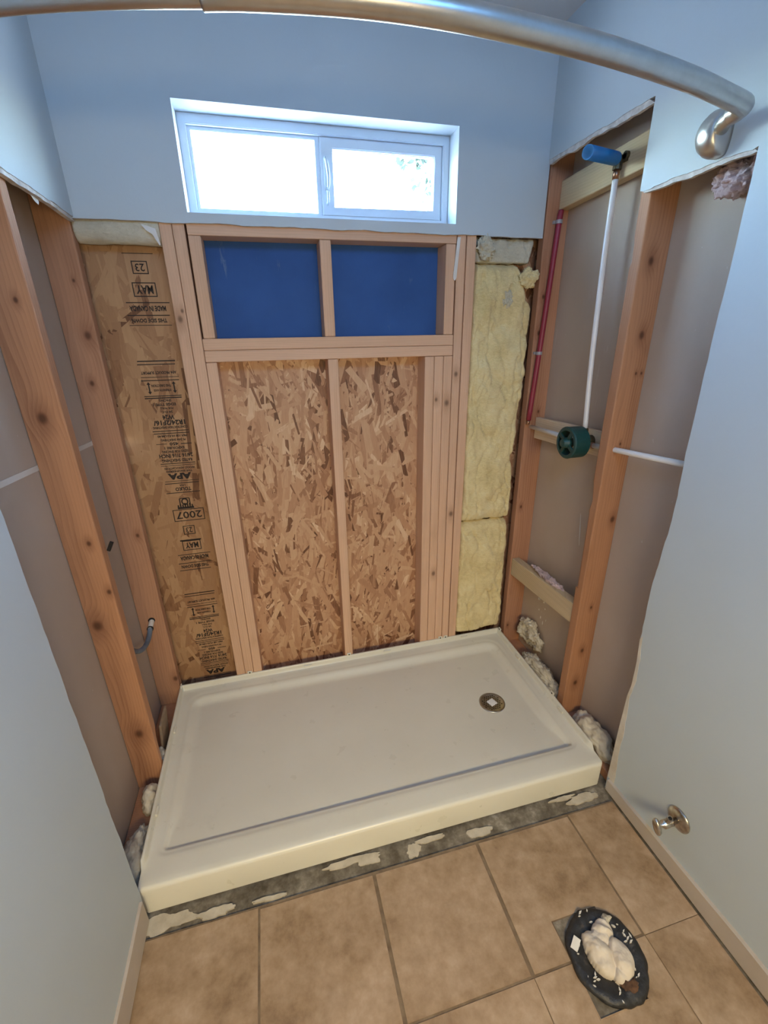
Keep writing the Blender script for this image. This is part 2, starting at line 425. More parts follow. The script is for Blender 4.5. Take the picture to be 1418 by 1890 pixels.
M['rag'] = mottled('cream_cloth', [(0.3, (0.60, 0.51, 0.40)), (0.7, (0.76, 0.68, 0.57))], 16, 0.95, bump=0.2, bscale=240)
M['paper'] = plain('white_paper', (0.72, 0.70, 0.66), 0.8)
M['board'] = mottled('brown_hardboard', [(0.3, (0.22, 0.155, 0.10)), (0.7, (0.33, 0.245, 0.17))], 20, 0.85, bump=0.2)
M['leaf'] = mottled('tree_leaves', [(0.3, (0.010, 0.030, 0.022)), (0.7, (0.018, 0.045, 0.034))], 3, 0.6)
M['bark'] = mottled('bark', [(0.3, (0.10, 0.07, 0.05)), (0.7, (0.2, 0.15, 0.10))], 20, 0.9)
M['bounce_ground'] = mottled('pale_bounce_yard', [(0.3, (0.42, 0.41, 0.38)), (0.7, (0.52, 0.51, 0.48))], 2, 0.95)  # unseen ground, made pale to bounce daylight up onto the window returns
def glass_mat():
    t = NT('window_glass'); t.n.remove(t.b)
    tr = t.node('ShaderNodeBsdfTransparent'); gl = t.node('ShaderNodeBsdfGlossy'); gl.inputs['Roughness'].default_value = 0.02
    tr.inputs[0].default_value = (0.93, 0.97, 0.98, 1)
    mx = t.node('ShaderNodeMixShader'); mx.inputs[0].default_value = 0.06
    t.l.new(tr.outputs[0], mx.inputs[1]); t.l.new(gl.outputs[0], mx.inputs[2])
    t.l.new(mx.outputs[0], t.out.inputs[0]); return t.m
M['glass'] = glass_mat()

# ------------------------------------------------------------------ room shell
H = 2.4425; YB = -2.75; ZC = 1.8576
XL, XR = 0.0127, 1.539
ceil = tag(box('ceiling', -0.12, 1.67, YB - 0.02, 0.11, H, H + 0.02, M['ceiling']), kind='structure')
# wall_front stands behind the camera
wf = tag(box('wall_front', -0.12, 1.67, YB - 0.012, YB, -0.02, H, M['paint']), kind='structure')

# --- back wall: painted drywall above the cut, window opening with painted returns
wx0, wx1, wz0, wz1 = 0.3245, 1.2005, 1.8867, 2.1607
cut = jag((1.545, ZC - 0.004), (-0.003, ZC + 0.004), 60, 0.0022, 3)
wall_back = sheet('wall_back', [(-0.003, H), (1.545, H)] + cut + [(-0.003, ZC + 0.004)],
                  [[(wx0, wz0), (wx1, wz0), (wx1, wz1), (wx0, wz1)]], -0.0127, 0.0,
                  lambda a, b, t: (a, t, b), [M['paint'], M['backing'], M['gypsum']])
tag(wall_back, 'blue-grey painted drywall above the bare framing, with the small window in it', kind='structure')
bm = bmesh.new()
for x0, x1, z0, z1 in ((wx0 - 0.012, wx1 + 0.012, wz0 - 0.012, wz0 + .0006), (wx0 - 0.012, wx1 + 0.012, wz1 - .0006, wz1 + 0.012),
                       (wx0 - 0.012, wx0 + .0006, wz0, wz1), (wx1 - .0006, wx1 + 0.012, wz0, wz1)):
    bm_box(bm, x0, x1, -0.0128, 0.115, z0, z1)
link('window_return', bm, M['paint'], wall_back)
# hidden sheathing behind the drywall, around the window
bm = bmesh.new()
for x0, x1, z0, z1 in ((-0.11, wx0 - 0.012, ZC, H), (wx1 + 0.012, 1.66, ZC, H), (wx0 - 0.012, wx1 + 0.012, wz1 + 0.012, H)):
    bm_box(bm, x0, x1, 0.09, 0.10, z0, z1)
link('upper_sheathing', bm, M['osb_base'], wall_back)

# OSB sheathing, left bay panel and middle panel
def osb(name, x0, x1, z0, z1, y, nfl, mat, seed, wr, lr, spread, label):
    p = box(name, x0, x1, y, y + 0.011, z0, z1, M['osb_base'], wall_back)
    tag(p, label)
    rr = random.Random(seed); verts = []; faces = []; cols = []
    for i in range(nfl):
        cx, cz = rr.uniform(x0, x1), rr.uniform(z0, z1)
        w, l = rr.uniform(*wr), rr.uniform(*lr)
        if rr.random() < 0.35: w *= 0.35; l *= 0.6
        a = rr.gauss(0, spread) if rr.random() < 0.8 else rr.uniform(-1.5, 1.5)
        ca, sa = math.cos(a), math.sin(a); yy = y - 0.0003 - 0.0014 * i / nfl; tilt = rr.gauss(0, 0.006)
        e1, e2 = rr.uniform(-0.4, 0.4) * w, rr.uniform(-0.4, 0.4) * w
        pol = [(-w / 2, -l / 2 + e1), (0, -l / 2 - abs(e1) * 0.6), (w / 2, -l / 2 - e1), (w / 2 * rr.uniform(.7, 1.1), 0), (w / 2, l / 2 + e2), (0, l / 2 + abs(e2)), (-w / 2, l / 2 - e2), (-w / 2 * rr.uniform(.7, 1.1), 0)]
        k = len(verts); ok = True; q = []
        for px, pz in pol:
            X, Z = cx + px * ca - pz * sa, cz + px * sa + pz * ca
            q.append((min(max(X, x0), x1), yy + tilt * px, min(max(Z, z0), z1)))
        verts += q; faces.append(tuple(range(k, k + 8)))
        v = rr.betavariate(3.2, 2.2) if rr.random() > (0.05 if spread < .3 else 0.10) else rr.uniform(0, 0.2)
        cols += [v] * 8
    me = bpy.data.meshes.new('strand_flakes')
    o0 = wpos(p)
    me.from_pydata([tuple(Vector(v) - o0) for v in verts], [], faces)
    ca_ = me.color_attributes.new('strand', 'FLOAT_COLOR', 'CORNER')
    flat = []
    for f in faces:
        for vi in f: flat += [cols[vi], cols[vi], cols[vi], 1.0]
    ca_.data.foreach_set('color', flat)
    me.materials.append(mat)
    f = bpy.data.objects.new('strand_flakes', me); C.objects.link(f); f['kind'] = 'stuff'
    place(f, p, o0); return p
osb_l = osb('strand_board', -0.10, 0.2555, 0.0, 1.90, 0.0895, 2200, M['flake_pale'], 5, (0.014, 0.060), (0.06, 0.20), 0.25,
            'strand board in the left bay, stamped with upside-down black lettering')
osb_m = osb('strand_board', 0.2565, 1.65, 0.0, 1.90, 0.0895, 11500, M['flake'], 8, (0.008, 0.032), (0.05, 0.15), 0.40,
            'strand board of tan and brown wood flakes behind the middle studs')
felt = tag(box('building_felt', 0.30, 1.30, 0.0873, 0.0878, 1.47, 1.90, M['felt'], wall_back), 'dark building felt below the window, coloured with blue lens flare')

# stamped lettering: text turned upside down, printed on the left strand board
def stamp():
    rows = [('line', .097, .189, 1.789, .002), ('23', .119, .167, 1.749, .038, 'box'), ('MAY', .109, .181, 1.684, .043, 'box'),
        ('line', .080, .214, 1.645, .003), ('MADE IN CANADA', .088, .200, 1.627, .017), ('line', .077, .208, 1.606, .003),
        ('THIS SIDE DOWN', .086, .197, 1.590, .013), ('line', .077, .209, 1.575, .002)]
    per = [('line', .076, .199, 1.460, .004), ('line', .074, .197, 1.449, .003), ('APA PRODUCT SUPPORT', .081, .196, 1.421, .010),
        ('line', .078, .202, 1.406, .002), ('line', .076, .201, 1.395, .003), ('arrow', .091, .104, 1.369, .043), ('arrow', .173, .188, 1.370, .041),
        ('THIS DIRECTION', .106, .171, 1.377, .009), ('STRENGTH AXIS', .111, .169, 1.361, .008), ('line', .076, .200, 1.341, .003), ('line', .076, .199, 1.334, .004),
        ('SPACING', .121, .162, 1.325, .009), ('EDGE TYPE 1', .099, .175, 1.311, .010), ('FOR WALL', .120, .164, 1.297, .008), ('24 O.C.', .121, .160, 1.284, .009),
        ('W24', .122, .162, 1.265, .018), ('1R24/2F16/', .088, .196, 1.245, .019), ('CONSTRUCTION SHEATHING', .083, .201, 1.228, .009),
        ('line', .079, .203, 1.215, .003), ('line', .081, .203, 1.206, .003), ('PRP-108 HUD-UM-40', .092, .194, 1.196, .009), ('PS 2-04 SHEATHING', .101, .186, 1.181, .009),
        ('line', .082, .119, 1.167, .002), ('450', .128, .159, 1.166, .012), ('line', .167, .205, 1.165, .003), ('EXPOSURE 1', .108, .177, 1.151, .010),
        ('SIZED FOR SPACING', .097, .189, 1.137, .010), ('24/16 7/16 INCH', .084, .202, 1.121, .016), ('RATED SHEATHING', .090, .197, 1.103, .012),
        ('line', .083, .206, 1.091, .003), ('line', .083, .205, 1.083, .002), ('WOOD ASSOCIATION', .094, .202, 1.072, .009), ('THE ENGINEERED', .097, .190, 1.060, .008),
        ('APA', .100, .184, 1.040, .025, 'bold'), ('line', .086, .208, 1.021, .002), ('line', .084, .206, 1.012, .003), ('USA', .134, .156, 1.003, .007),
        ('TOLKO', .117, .174, .988, .015), ('line', .082, .205, .974, .003), ('logo', .112, .172, .929, .047), ('2007', .091, .206, .879, .050, 'box'),
        ('23', .116, .160, .814, .038, 'box'), ('MAY', .102, .172, .746, .043, 'blk'), ('line', .077, .202, .706, .003), ('MADE IN CANADA', .084, .192, .690, .019),
        ('line', .073, .201, .667, .003), ('THIS SIDE DOWN', .082, .188, .652, .015), ('line', .073, .194, .635, .003)]
    rows += per + [(r[0], r[1] - .006, r[2] - .008, r[3] - .939, r[4]) + tuple(r[5:]) for r in per if r[3] > 0.98]
    bm = bmesh.new(); yF = 0.0874
    def quad(x0, x1, z0, z1, y=yF):
        vs = [bm.verts.new(v) for v in ((x0, y, z0), (x1, y, z0), (x1, y, z1), (x0, y, z1))]; bm.faces.new(vs)
    def text(s, x0, x1, z0, z1, bold=0.012):
        cu = bpy.data.curves.new('t', 'FONT'); cu.body = s; cu.fill_mode = 'FRONT'; cu.offset = bold; cu.resolution_u = 2
        to = bpy.data.objects.new('t', cu); C.objects.link(to)
        dg = bpy.context.evaluated_depsgraph_get(); me = to.evaluated_get(dg).to_mesh()
        if len(me.vertices):
            xs = [v.co.x for v in me.vertices]; ys = [v.co.y for v in me.vertices]
            a0, a1, b0, b1 = min(xs), max(xs), min(ys), max(ys)
            vs = []
            for v in me.vertices:   # turned by 180 degrees
                vs.append(bm.verts.new((x1 - (v.co.x - a0) / (a1 - a0) * (x1 - x0), yF, z1 - (v.co.y - b0) / (b1 - b0) * (z1 - z0))))
            for p in me.polygons:
                try: bm.faces.new([vs[i] for i in p.vertices])
                except ValueError: pass
            bpy.data.objects.remove(to); bpy.data.curves.remove(cu)
    for r in rows:
        s, x0, x1, z, h = r[:5]; st = r[5] if len(r) > 5 else ''
        if s == 'line': quad(x0, x1, z - h / 2, z + h / 2)
        elif s == 'arrow':
            c = (x0 + x1) / 2; quad(c - .0022, c + .0022, z - h * .32, z + h * .32)
            for sg in (-1, 1):
                vs = [bm.verts.new(v) for v in ((c - .0065, yF, z + sg * h * .28), (c + .0065, yF, z + sg * h * .28), (c, yF, z + sg * h * .5))]; bm.faces.new(vs)
        elif s == 'logo':
            # emblem: a block of upright bars of different heights under an arch with a keyhole
            quad(x0, x1, z - h / 2, z - h * .32)
            for k, hh in enumerate((.45, .62, .5, .78, .55, .7, .45)):
                xa = x0 + (x1 - x0) * (k + .1) / 7; quad(xa, xa + (x1 - x0) / 7 * .62, z - h * .34, z - h * .34 + hh * h * .45)
            for xa in (x0 + .010, x1 - .014): quad(xa, xa + .004, z - h * .2, z + h * .42)
            quad(x0 + .012, x1 - .012, z + h * .40, z + h * .47)
            cx = (x0 + x1) / 2
            for k in range(16):
                a0, a1 = 2 * PI * k / 16, 2 * PI * (k + 1) / 16
                vs = [bm.verts.new((cx + rr_ * math.cos(a), yF, z + h * .14 + rr_ * 1.15 * math.sin(a))) for a, rr_ in ((a0, .008), (a0, .013), (a1, .013), (a1, .008))]
                bm.faces.new(vs)
        elif st == 'box' or st == 'blk':
            w = .0030
            quad(x0, x1, z - h / 2, z - h / 2 + w); quad(x0, x1, z + h / 2 - w, z + h / 2)
            quad(x0, x0 + w, z - h / 2 + w, z + h / 2 - w); quad(x1 - w, x1, z - h / 2 + w, z + h / 2 - w)
            if st == 'blk': quad(x0 - .006, x1 + .004, z + h / 2 - .001, z + h / 2 + .005)
            text(s, x0 + .010, x1 - .010, z - h * .30, z + h * .30, 0.03 if s == 'MAY' else 0.014)
        else: text(s, x0, x1, z - h / 2, z + h / 2, 0.055 if st == 'bold' else 0.04)
    o = link('stamped_lettering', bm, M['ink'], osb_l)
    tag(o, 'upside-down black mill stamp lettering')
stamp()

# framing of the back wall: every stick is a part of its own
def stick(name, x0, x1, y0, y1, z0, z1, m, parent, bev=0.003):
    return box(name, x0, x1, y0, y1, z0, z1, m, parent, bev)
Y1 = 0.0872
def kb(o_, pts): return [(x - o_[0], y - o_[1], z - o_[2], r) for x, y, z, r in pts]
def tanm(x0, x1, z0, pts):
    return wood('tan_lumber_knotty', *TAN, contrast=0.3, knots=kb(((x0 + x1) / 2, Y1 / 2, z0), pts))
bst = lambda n, x0, x1, z0, z1, m=None: stick(n, x0, x1, 0.0, Y1, z0, z1, m or M['w_tan'], wall_back)
bst('stud', .2355, .2715, .040, 2.43, tanm(.2355, .2715, .04, [(.252, 0, 1.59, .010), (.262, 0, 1.615, .006)]))
bst('stud', .2725, .3082, .040, 2.43)
bst('trimmer_stud', .3092, .3450, .040, 1.4532)
bst('cripple_stud', .3140, .3520, 1.5302, 1.8295)
bst('cripple_stud', .7225, .7605, 1.5302, 1.8295)
bst('cripple_stud', 1.1725, 1.2095, 1.5302, 1.8295)
stick('sill_plate', .3092, 1.2130, 0, Y1, 1.4540, 1.4914, M['w_tan_x'], wall_back)
stick('sill_plate', .3092, 1.2130, 0, Y1, 1.4920, 1.5296, M['w_tan_x'], wall_back)
stick('window_sill_plate', .3140, 1.2120, 0, Y1, 1.8302, 1.8660, M['w_tan_x'], wall_back)
bst('cripple_stud', .7277, .7648, .040, 1.4532)
bst('cripple_stud', 1.1003, 1.1380, .040, 1.4532)
bst('cripple_stud', 1.1392, 1.1762, .040, 1.4532, tanm(1.1392, 1.1762, .04, [(1.160, 0, .50, .010), (1.150, 0, 1.29, .008)]))
bst('trimmer_stud', 1.1772, 1.2130, .040, 1.4532, tanm(1.1772, 1.213, .04, [(1.195, 0, 1.275, .012)]))
bst('stud', 1.2150, 1.2480, .040, 2.43, tanm(1.215, 1.248, .04, [(1.23, 0, 1.385, .009), (1.235, 0, .79, .011)]))
bst('stud', 1.2515, 1.2880, .040, 2.43)
stick('bottom_plate', -.09, 1.66, 0, Y1, 0.0, .0395, M['w_tan_x'], wall_back)
# a white shim hanging at the end of the window sill plate
bm = bmesh.new(); pts = [(1.213, 1.850), (1.2245, 1.850), (1.214, 1.722), (1.209, 1.712), (1.203, 1.716), (1.201, 1.724)]
sheet_bm(pts, [], -0.0045, -0.0012, lambda a, b, t: (a, t, b), bm)
tag(link('shim', bm, M['paper']), 'thin white stick hanging from the drywall edge below the window corner', 'shim')

# --- left wall: painted drywall left standing above and in front of the opening
cutL = jag((-0.805, 1.878), (0.0, 1.864), 46, 0.003, 11)
vertL = jag((-0.800, 0.0), (-0.805, 1.878), 70, 0.0025, 12)
wall_left = sheet('wall_left', [(YB, -0.02)] + [(-0.800, -0.02)] + vertL + cutL + [(0.0, 1.864), (0.0, H), (YB, H)], [], XL, -0.0028,
                  lambda a, b, t: (t, a, b), [M['paint'], M['backing'], M['gypsum']])
tag(wall_left, 'blue-grey painted left drywall cut back to show two studs', kind='structure')
seam = lambda y: 1.205 - 0.055 * y
sheet('backing_panel', [(-2.75, 0.0), (0.12, 0.0), (0.12, seam(.12) - .007), (-2.75, seam(-2.75) - .007)], [], -0.0955, -0.106, lambda a, b, t: (t, a, b), [M['backing']] * 3, wall_left)
sheet('backing_panel', [(-2.75, seam(-2.75) + .007), (0.12, seam(.12) + .007), (0.12, H), (-2.75, H)], [], -0.0955, -0.106, lambda a, b, t: (t, a, b), [M['backing']] * 3, wall_left)
sheet('panel_joint', [(-2.75, seam(-2.75) - .007), (0.0, seam(0) - .007), (0.0, seam(0) + .007), (-2.75, seam(-2.75) + .007)], [], -0.0940, -0.104, lambda a, b, t: (t, a, b), [M['seam']] * 3, wall_left)
stick('bottom_plate', -.0935, -.003, -2.74, -0.001, 0.0, .0395, M['w_red'], wall_left)

def stud_levels(name, x0, x1, y0, y1, levels, m, parent, face):
    """stud whose narrow face (at x1 if face=+1, x0 if -1) loses wood on its far edge; levels: (z, cut_y, cut_x)"""
    bm = bmesh.new(); o_ = ((x0 + x1) / 2, (y0 + y1) / 2, levels[0][0]); rings = []; e = 0.004
    fx, bx = (x1, x0) if face > 0 else (x0, x1); s = -face
    for z, cy, cx in levels:
        poly = [(bx, y0), (fx + s * e, y0), (fx + s * e * .3, y0 + e * .3), (fx, y0 + e), (fx, max(y0 + e + .001, y1 - e - cy)), (fx + s * (e * .3 + cx * .5), y1 - e * .3 - cy * .4), (fx + s * (e + cx), y1), (bx, y1)]
        rings.append([bm.verts.new((a - o_[0], b - o_[1], z - o_[2])) for a, b in poly])
    for a, b in zip(rings, rings[1:]):
        for k in range(8): bm.faces.new((a[k], a[(k + 1) % 8], b[(k + 1) % 8], b[k]))
    bm.faces.new(rings[0][::-1]); bm.faces.new(rings[-1])
    return link(name, bm, m, parent, o_)
def redm(o_, pts, light=RED[0], dark=RED[1], **k): return wood('red_lumber_knotty', light, dark, knots=kb(o_, pts), **k)
LS = (-.0935, -.004, -.397, -.357)
ol = (sum(LS[:2]) / 2, sum(LS[2:]) / 2, .04)
stud_levels('stud', *LS, [(.04, .018, .02), (.20, .018, .02), (.245, .014, .012), (.275, 0, 0), (2.43, 0, 0)],
            redm(ol, [(-.052, -.397, 1.351, .013), (-.045, -.397, .285, .017), (-.07, -.397, .73, .016), (-.014, -.397, .84, .007), (-.035, -.397, 1.62, .006), (-.03, -.397, 1.0, .007)], (0.44, 0.22, 0.115), (0.25, 0.10, 0.05)), wall_left, 1)
LS2 = (-.0935, -.003, -.003, .036)
ol2 = (sum(LS2[:2]) / 2, sum(LS2[2:]) / 2, .04)
stud_levels('stud', *LS2, [(.04, .0, .0), (.14, 0, 0), (.17, .010, .006), (.2, 0, 0), (2.43, 0, 0)],
            redm(ol2, [(-.028, -.003, 1.545, .012), (-.05, -.003, 1.40, .008), (-.03, -.003, 1.70, .005), (-.025, -.003, .85, .008), (-.012, -.003, .17, .012)], (0.45, 0.24, 0.14), (0.29, 0.125, 0.07)), wall_left, 1)
# nail plate left on the front stud
o = box('nail', -.006, .004, -.3595, -.3515, .955, .985, M['black'], wall_left); o.rotation_euler = (0.1, 0.5, 0)

# --- right wall: painted drywall with the stepped opening cut in it
top1 = jag((0.0, 2.090), (-.4775, 2.0876), 30, 0.002, 21)
top2 = jag((-.4785, 1.8840), (-.797, 1.8840), 26, 0.003, 23)
vr = [(-.797, 1.884), (-.799, 1.6), (-.798, 1.432), (-.800, 1.25), (-.803, 1.193), (-.807, 1.12), (-.806, 1.03), (-.799, .90), (-.794, .82), (-.797, .70), (-.799, .64), (-.806, .56), (-.808, .47), (-.801, .42), (-.799, .25), (-.801, .136), (-.800, .05)]
rv = random.Random(4); vr2 = []
for (a, b), (c, d) in zip(vr, vr[1:]):
    for k in range(5):
        t = k / 5; vr2.append((a + (c - a) * t + rv.uniform(-.0014, .0014) * (k > 0), b + (d - b) * t))
wr_poly = [(0.0, H)] + top1 + [(-.4775, 2.0876), (-.4785, 1.8840)][:1] + top2 + vr2 + [(-.800, -0.02), (YB, -0.02), (YB, H)]
wall_right = sheet('wall_right', wr_poly, [], XR, XR + 0.0127, lambda a, b, t: (t, a, b), [M['paint'], M['backing'], M['gypsum']])
tag(wall_right, 'blue-grey painted right drywall with a stepped hole around the shower plumbing', kind='structure')
# torn paper strip along the lower edge of the cut, and along the hole's top edges
tp = [(-.8005, .05), (-.799, .25), (-.8005, .42), (-.807, .47), (-.8055, .56), (-.7975, .645)]
tq = [(-.803, .66), (-.815, .58), (-.819, .50), (-.811, .43), (-.815, .36), (-.822, .28), (-.821, .17), (-.829, .10), (-.831, .05)]
tj = []
for (a, b), (c, d) in zip(tq, tq[1:]):
    for k in range(4): tj.append((a + (c - a) * k / 4 + rv.uniform(-.0015, .0015), b + (d - b) * k / 4))
sheet('torn_paper', tp + tj + [tq[-1]], [], XR - .0008, XR + .0002, lambda a, b, t: (t, a, b), [M['torn']] * 3, wall_right)
def torn_top(p, q, w, seed, X0, X1, fn, parent):
    a = jag(p, q, 24, .0008, seed); b = jag((q[0], q[1] - w), (p[0], p[1] - w), 24, w * .30, seed + 1, .5)
    sheet('torn_paper', a + b, [], X0, X1, fn, [M['gypsum']] * 3, parent)
fx = lambda a, b, t: (t, a, b)
torn_top((-.001, 2.0915), (-.476, 2.0885), .014, 31, XR + .002, XR + .0122, fx, wall_right)
torn_top((-.479, 1.8855), (-.796, 1.8855), .010, 33, XR + .002, XR + .0122, fx, wall_right)
torn_top((-.803, 1.8795), (-.002, 1.8655), .012, 35, -.002, XL - .002, fx, wall_left)
sheet('paper_flap', [(-.262, 1.866), (-.214, 1.864), (-.211, 1.853), (-.217, 1.846), (-.236, 1.850)], [], -.0006, .0006, fx, [M['paper']] * 3, wall_left)
# backing drywall of the next room, seen through the opening
sheet('backing_panel', [(-2.75, 0), (.12, 0), (.12, H), (-2.75, H)], [], 1.6432, 1.655, fx, [M['backing']] * 3, wall_right)
def smear(pts, seed):
    sheet('plaster_smear', pts, [], 1.6424, 1.6434, fx, [M['seam']] * 3, wall_right)
smear([(-.3265, .864), (-.3235, .870), (-.338, .760), (-.3435, .738), (-.345, .742), (-.339, .790)], 1)
rs_ = random.Random(3)
for (cy, cz, n) in ((-.395, .255, 8), (-.425, .235, 7), (-.15, .345, 6), (-.19, .31, 4)):
    for k in range(n):
        y, z = cy + rs_.gauss(0, .014), cz + rs_.gauss(0, .030); a, b = rs_.uniform(.0015, .005), rs_.uniform(.004, .016)
        t_ = [(y + a * rs_.uniform(.6, 1.2) * math.cos(q * PI / 4), z + b * rs_.uniform(.6, 1.2) * math.sin(q * PI / 4)) for q in range(8)]
        smear(t_, k)
stick('bottom_plate', 1.5525, 1.6425, -2.74, -.001, 0.0, .0395, M['w_red'], wall_right)
RC = (1.552, 1.6420, -.011, .0275)
oc = (sum(RC[:2]) / 2, sum(RC[2:]) / 2, .04)
stud_levels('stud', *RC, [(.04, 0, 0), (2.43, 0, 0)], redm(oc, [(1.575, -.011, 1.66, .006), (1.572, -.011, 1.53, .008), (1.61, -.011, 1.22, .006), (1.575, -.011, .79, .007), (1.57, -.011, .14, .006)], (0.42, 0.21, 0.12), (0.26, 0.10, 0.05)), wall_right, -1)
RS = (1.552, 1.6420, -.507, -.468)
os_ = (sum(RS[:2]) / 2, sum(RS[2:]) / 2, .04)
stud_levels('stud', *RS, [(.04, 0, 0), (.638, 0, 0), (.640, .013, .006), (.75, .010, .004), (.93, .007, .004), (.95, .003, .003), (.985, .010, .010), (1.04, .004, .004), (1.06, 0, 0), (1.70, 0, 0), (1.715, .006, .006), (1.76, .004, .004), (1.78, 0, 0), (2.43, 0, 0)],
            redm(os_, [(1.59, -.507, 1.715, .011), (1.605, -.507, 1.52, .010), (1.60, -.507, 1.19, .004), (1.585, -.507, 1.17, .004), (1.625, -.507, .92, .010), (1.605, -.507, .56, .006), (1.60, -.507, .36, .009), (1.595, -.507, .20, .011), (1.61, -.507, 1.41, .004), (1.63, -.507, 1.41, .004)], (0.40, 0.195, 0.10), (0.22, 0.085, 0.04)), wall_right, -1)  # lumber colours darkened for the shade on this stud's front side
# blocking between the two right studs
def block(name, x0, x1, y0, y1, za, zb, h, m, bev=.002):
    bm = bmesh.new(); o_ = ((x0 + x1) / 2, (y0 + y1) / 2, (za + zb) / 2)
    vs = bm_box(bm, x0, x1, y0, y1, 0, h, (o_[0], o_[1], 0))
    for v in vs:
        t = (v.co.y + o_[1] - y0) / (y1 - y0); v.co.z += (za * (1 - t) + zb * t) - o_[2]
    bmesh.ops.bevel(bm, geom=list(bm.edges), offset=bev, segments=1, affect='EDGES')
    return link(name, bm, m, wall_right, o_)
block('blocking', 1.600, 1.637, -.4675, -.0120, 1.964, 1.944, .0885, wood('block_lumber_knotty', (0.57, 0.45, 0.28), (0.40, 0.28, 0.15), axis='y', contrast=.35))
block('blocking', 1.6000, 1.6190, -.4675, -.0120, 1.126, 1.108, .0885, M['w_ply'])
block('blocking', 1.5560, 1.5940, -.4675, -.0120, .472, .440, .087, M['w_blk'])
# sill / window unit
win = struct_empty('window_1', (0.7625, 0.07, wz0))
tag(win, 'white horizontal sliding vinyl window')
def ring(name, x0, x1, z0, z1, l, r, b, t_, y0, y1, m, parent, bev=.0025):
    bm = bmesh.new(); o_ = ((x0 + x1) / 2, y0, z0)
    sheet_bm([(x0, z0), (x1, z0), (x1, z1), (x0, z1)], [[(x0 + l, z0 + b), (x1 - r, z0 + b), (x1 - r, z1 - t_), (x0 + l, z1 - t_)]], y0, y1,
             lambda a, b_, t: (a - o_[0], t - o_[1], b_ - o_[2]), bm)
    for f in bm.faces: f.material_index = 0
    es = [e for e in bm.edges if len(e.link_faces) == 2 and e.calc_face_angle(0) > 1.0 and all(abs(v.co.y) < 1e-5 for v in e.verts)]
    bmesh.ops.bevel(bm, geom=es, offset=bev, segments=2, affect='EDGES')
    return link(name, bm, m, parent, o_)
ring('window_frame', wx0, wx1, wz0, wz1, .024, .024, .026, .028, .068, .118, M['vinyl'], win)
ring('glazing_bead', .3487, .7500, wz0 + .026, 2.1325, .010, .014, .008, .010, .082, .108, M['vinyl'], win, .0015)
s2 = ring('sash', .7510, 1.1763, wz0 + .026, 2.1325, .042, .026, .027, .031, .076, .104, M['vinyl'], win, .003)
tag(s2, 'sliding right sash with the latch')
box('pane', .3580, .7370, .098, .101, wz0 + .033, 2.123, M['glass'], win)
box('pane', .7920, 1.1510, .089, .092, wz0 + .052, 2.1025, M['glass'], s2)
ring('glazing_bead', .7900, 1.1530, wz0 + .050, 2.1045, .004, .004, .004, .004, .084, .0885, M['vinyl'], s2, .001)
bm = bmesh.new()
bm_tube(bm, [(.7665, .0752, 2.076), (.7685, .064, 2.066), (.7715, .060, 2.045), (.7735, .060, 2.02), (.7725, .062, 1.998), (.7690, .0752, 1.986)], [.004, .0055, .006, .0055, .005, .004], 8)
bm_box(bm, .7615, .7655, .068, .0765, 1.988, 2.074)
bm_tube(bm, [(.7690, .0752, 1.984), (.7705, .064, 1.978), (.7705, .063, 1.955), (.768, .0752, 1.946)], [.004, .0045, .0045, .004], 8)
link('handle', bm, M['vinyl'], s2, smooth=True)

# ------------------------------------------------------------------ floor
floor = tag(box('floor', -0.12, 1.67, YB - 0.02, 0.11, -0.06, -0.0085, M['cement']), kind='structure')
XT = [-.006, .3175, .660, 1.002, 1.341, 1.5215]; YT = [-.857, -1.1955, -1.539, -1.882, -2.225, -2.568, -2.75]
g = .0032
bm = bmesh.new(); bm_box(bm, -.006, 1.5225, YB, -.853, -.0083, -.0018); link('grout', bm, M['grout'], floor)
PX0, PX1, PY0, PY1 = 1.115, 1.252, -1.302, -1.105
def tile(outer):
    cx = sum(a for a, b in outer) / len(outer); cy = sum(b for a, b in outer) / len(outer)
    bm = sheet_bm(outer, [], 0.0, -.0078, lambda a, b, t: (a - cx, b - cy, t))
    for f in bm.faces: f.material_index = 0
    es = [e for e in bm.edges if all(abs(v.co.z) < 1e-6 for v in e.verts) and any(abs(f.normal.z) < .5 for f in e.link_faces)]
    bm.normal_update()
    es = [e for e in bm.edges if all(abs(v.co.z) < 1e-6 for v in e.verts) and len(e.link_faces) == 2 and e.calc_face_angle(0) > 1]
    bmesh.ops.bevel(bm, geom=es, offset=.0022, segments=2, affect='EDGES')
    link('tile', bm, M['tile'], floor, (cx, cy, 0))
for i in range(5):
    for j in range(6):
        x0, x1, y1, y0 = XT[i] + g, XT[i + 1] - g, YT[j] - g, YT[j + 1] + g
        if i == 3 and j == 0: tile([(x0, y0), (PX0, y0), (PX0, PY1), (PX1, PY1), (PX1, y0), (x1, y0), (x1, y1), (x0, y1)])
        elif i == 3 and j == 1: tile([(x0, y0), (x1, y0), (x1, y1), (PX1, y1), (PX1, PY0), (PX0, PY0), (PX0, y1), (x0, y1)])
        else: tile([(x0, y0), (x1, y0), (x1, y1), (x0, y1)])
def blob(name, cx, cy, rx, ry, seed, m, z0=-.0084, h=.004, parent=None, n=64, amp=.55):
    pts = []
    for k in range(n):
        a = 2 * PI * k / n; q = 1 + amp * fbm((math.cos(a) * .9 + seed * 5, math.sin(a) * .9, seed), 3) + .10 * fbm((math.cos(a) * 5, math.sin(a) * 5, seed), 2)
        q = max(.4, q); pts.append((cx + rx * q * math.cos(a), cy + ry * q * math.sin(a)))
    bm = sheet_bm(pts, [], z0 + h, z0, lambda a, b, t: (a, b, t))
    for f in bm.faces: f.material_index = 0
    return link(name, bm, m, parent or floor)
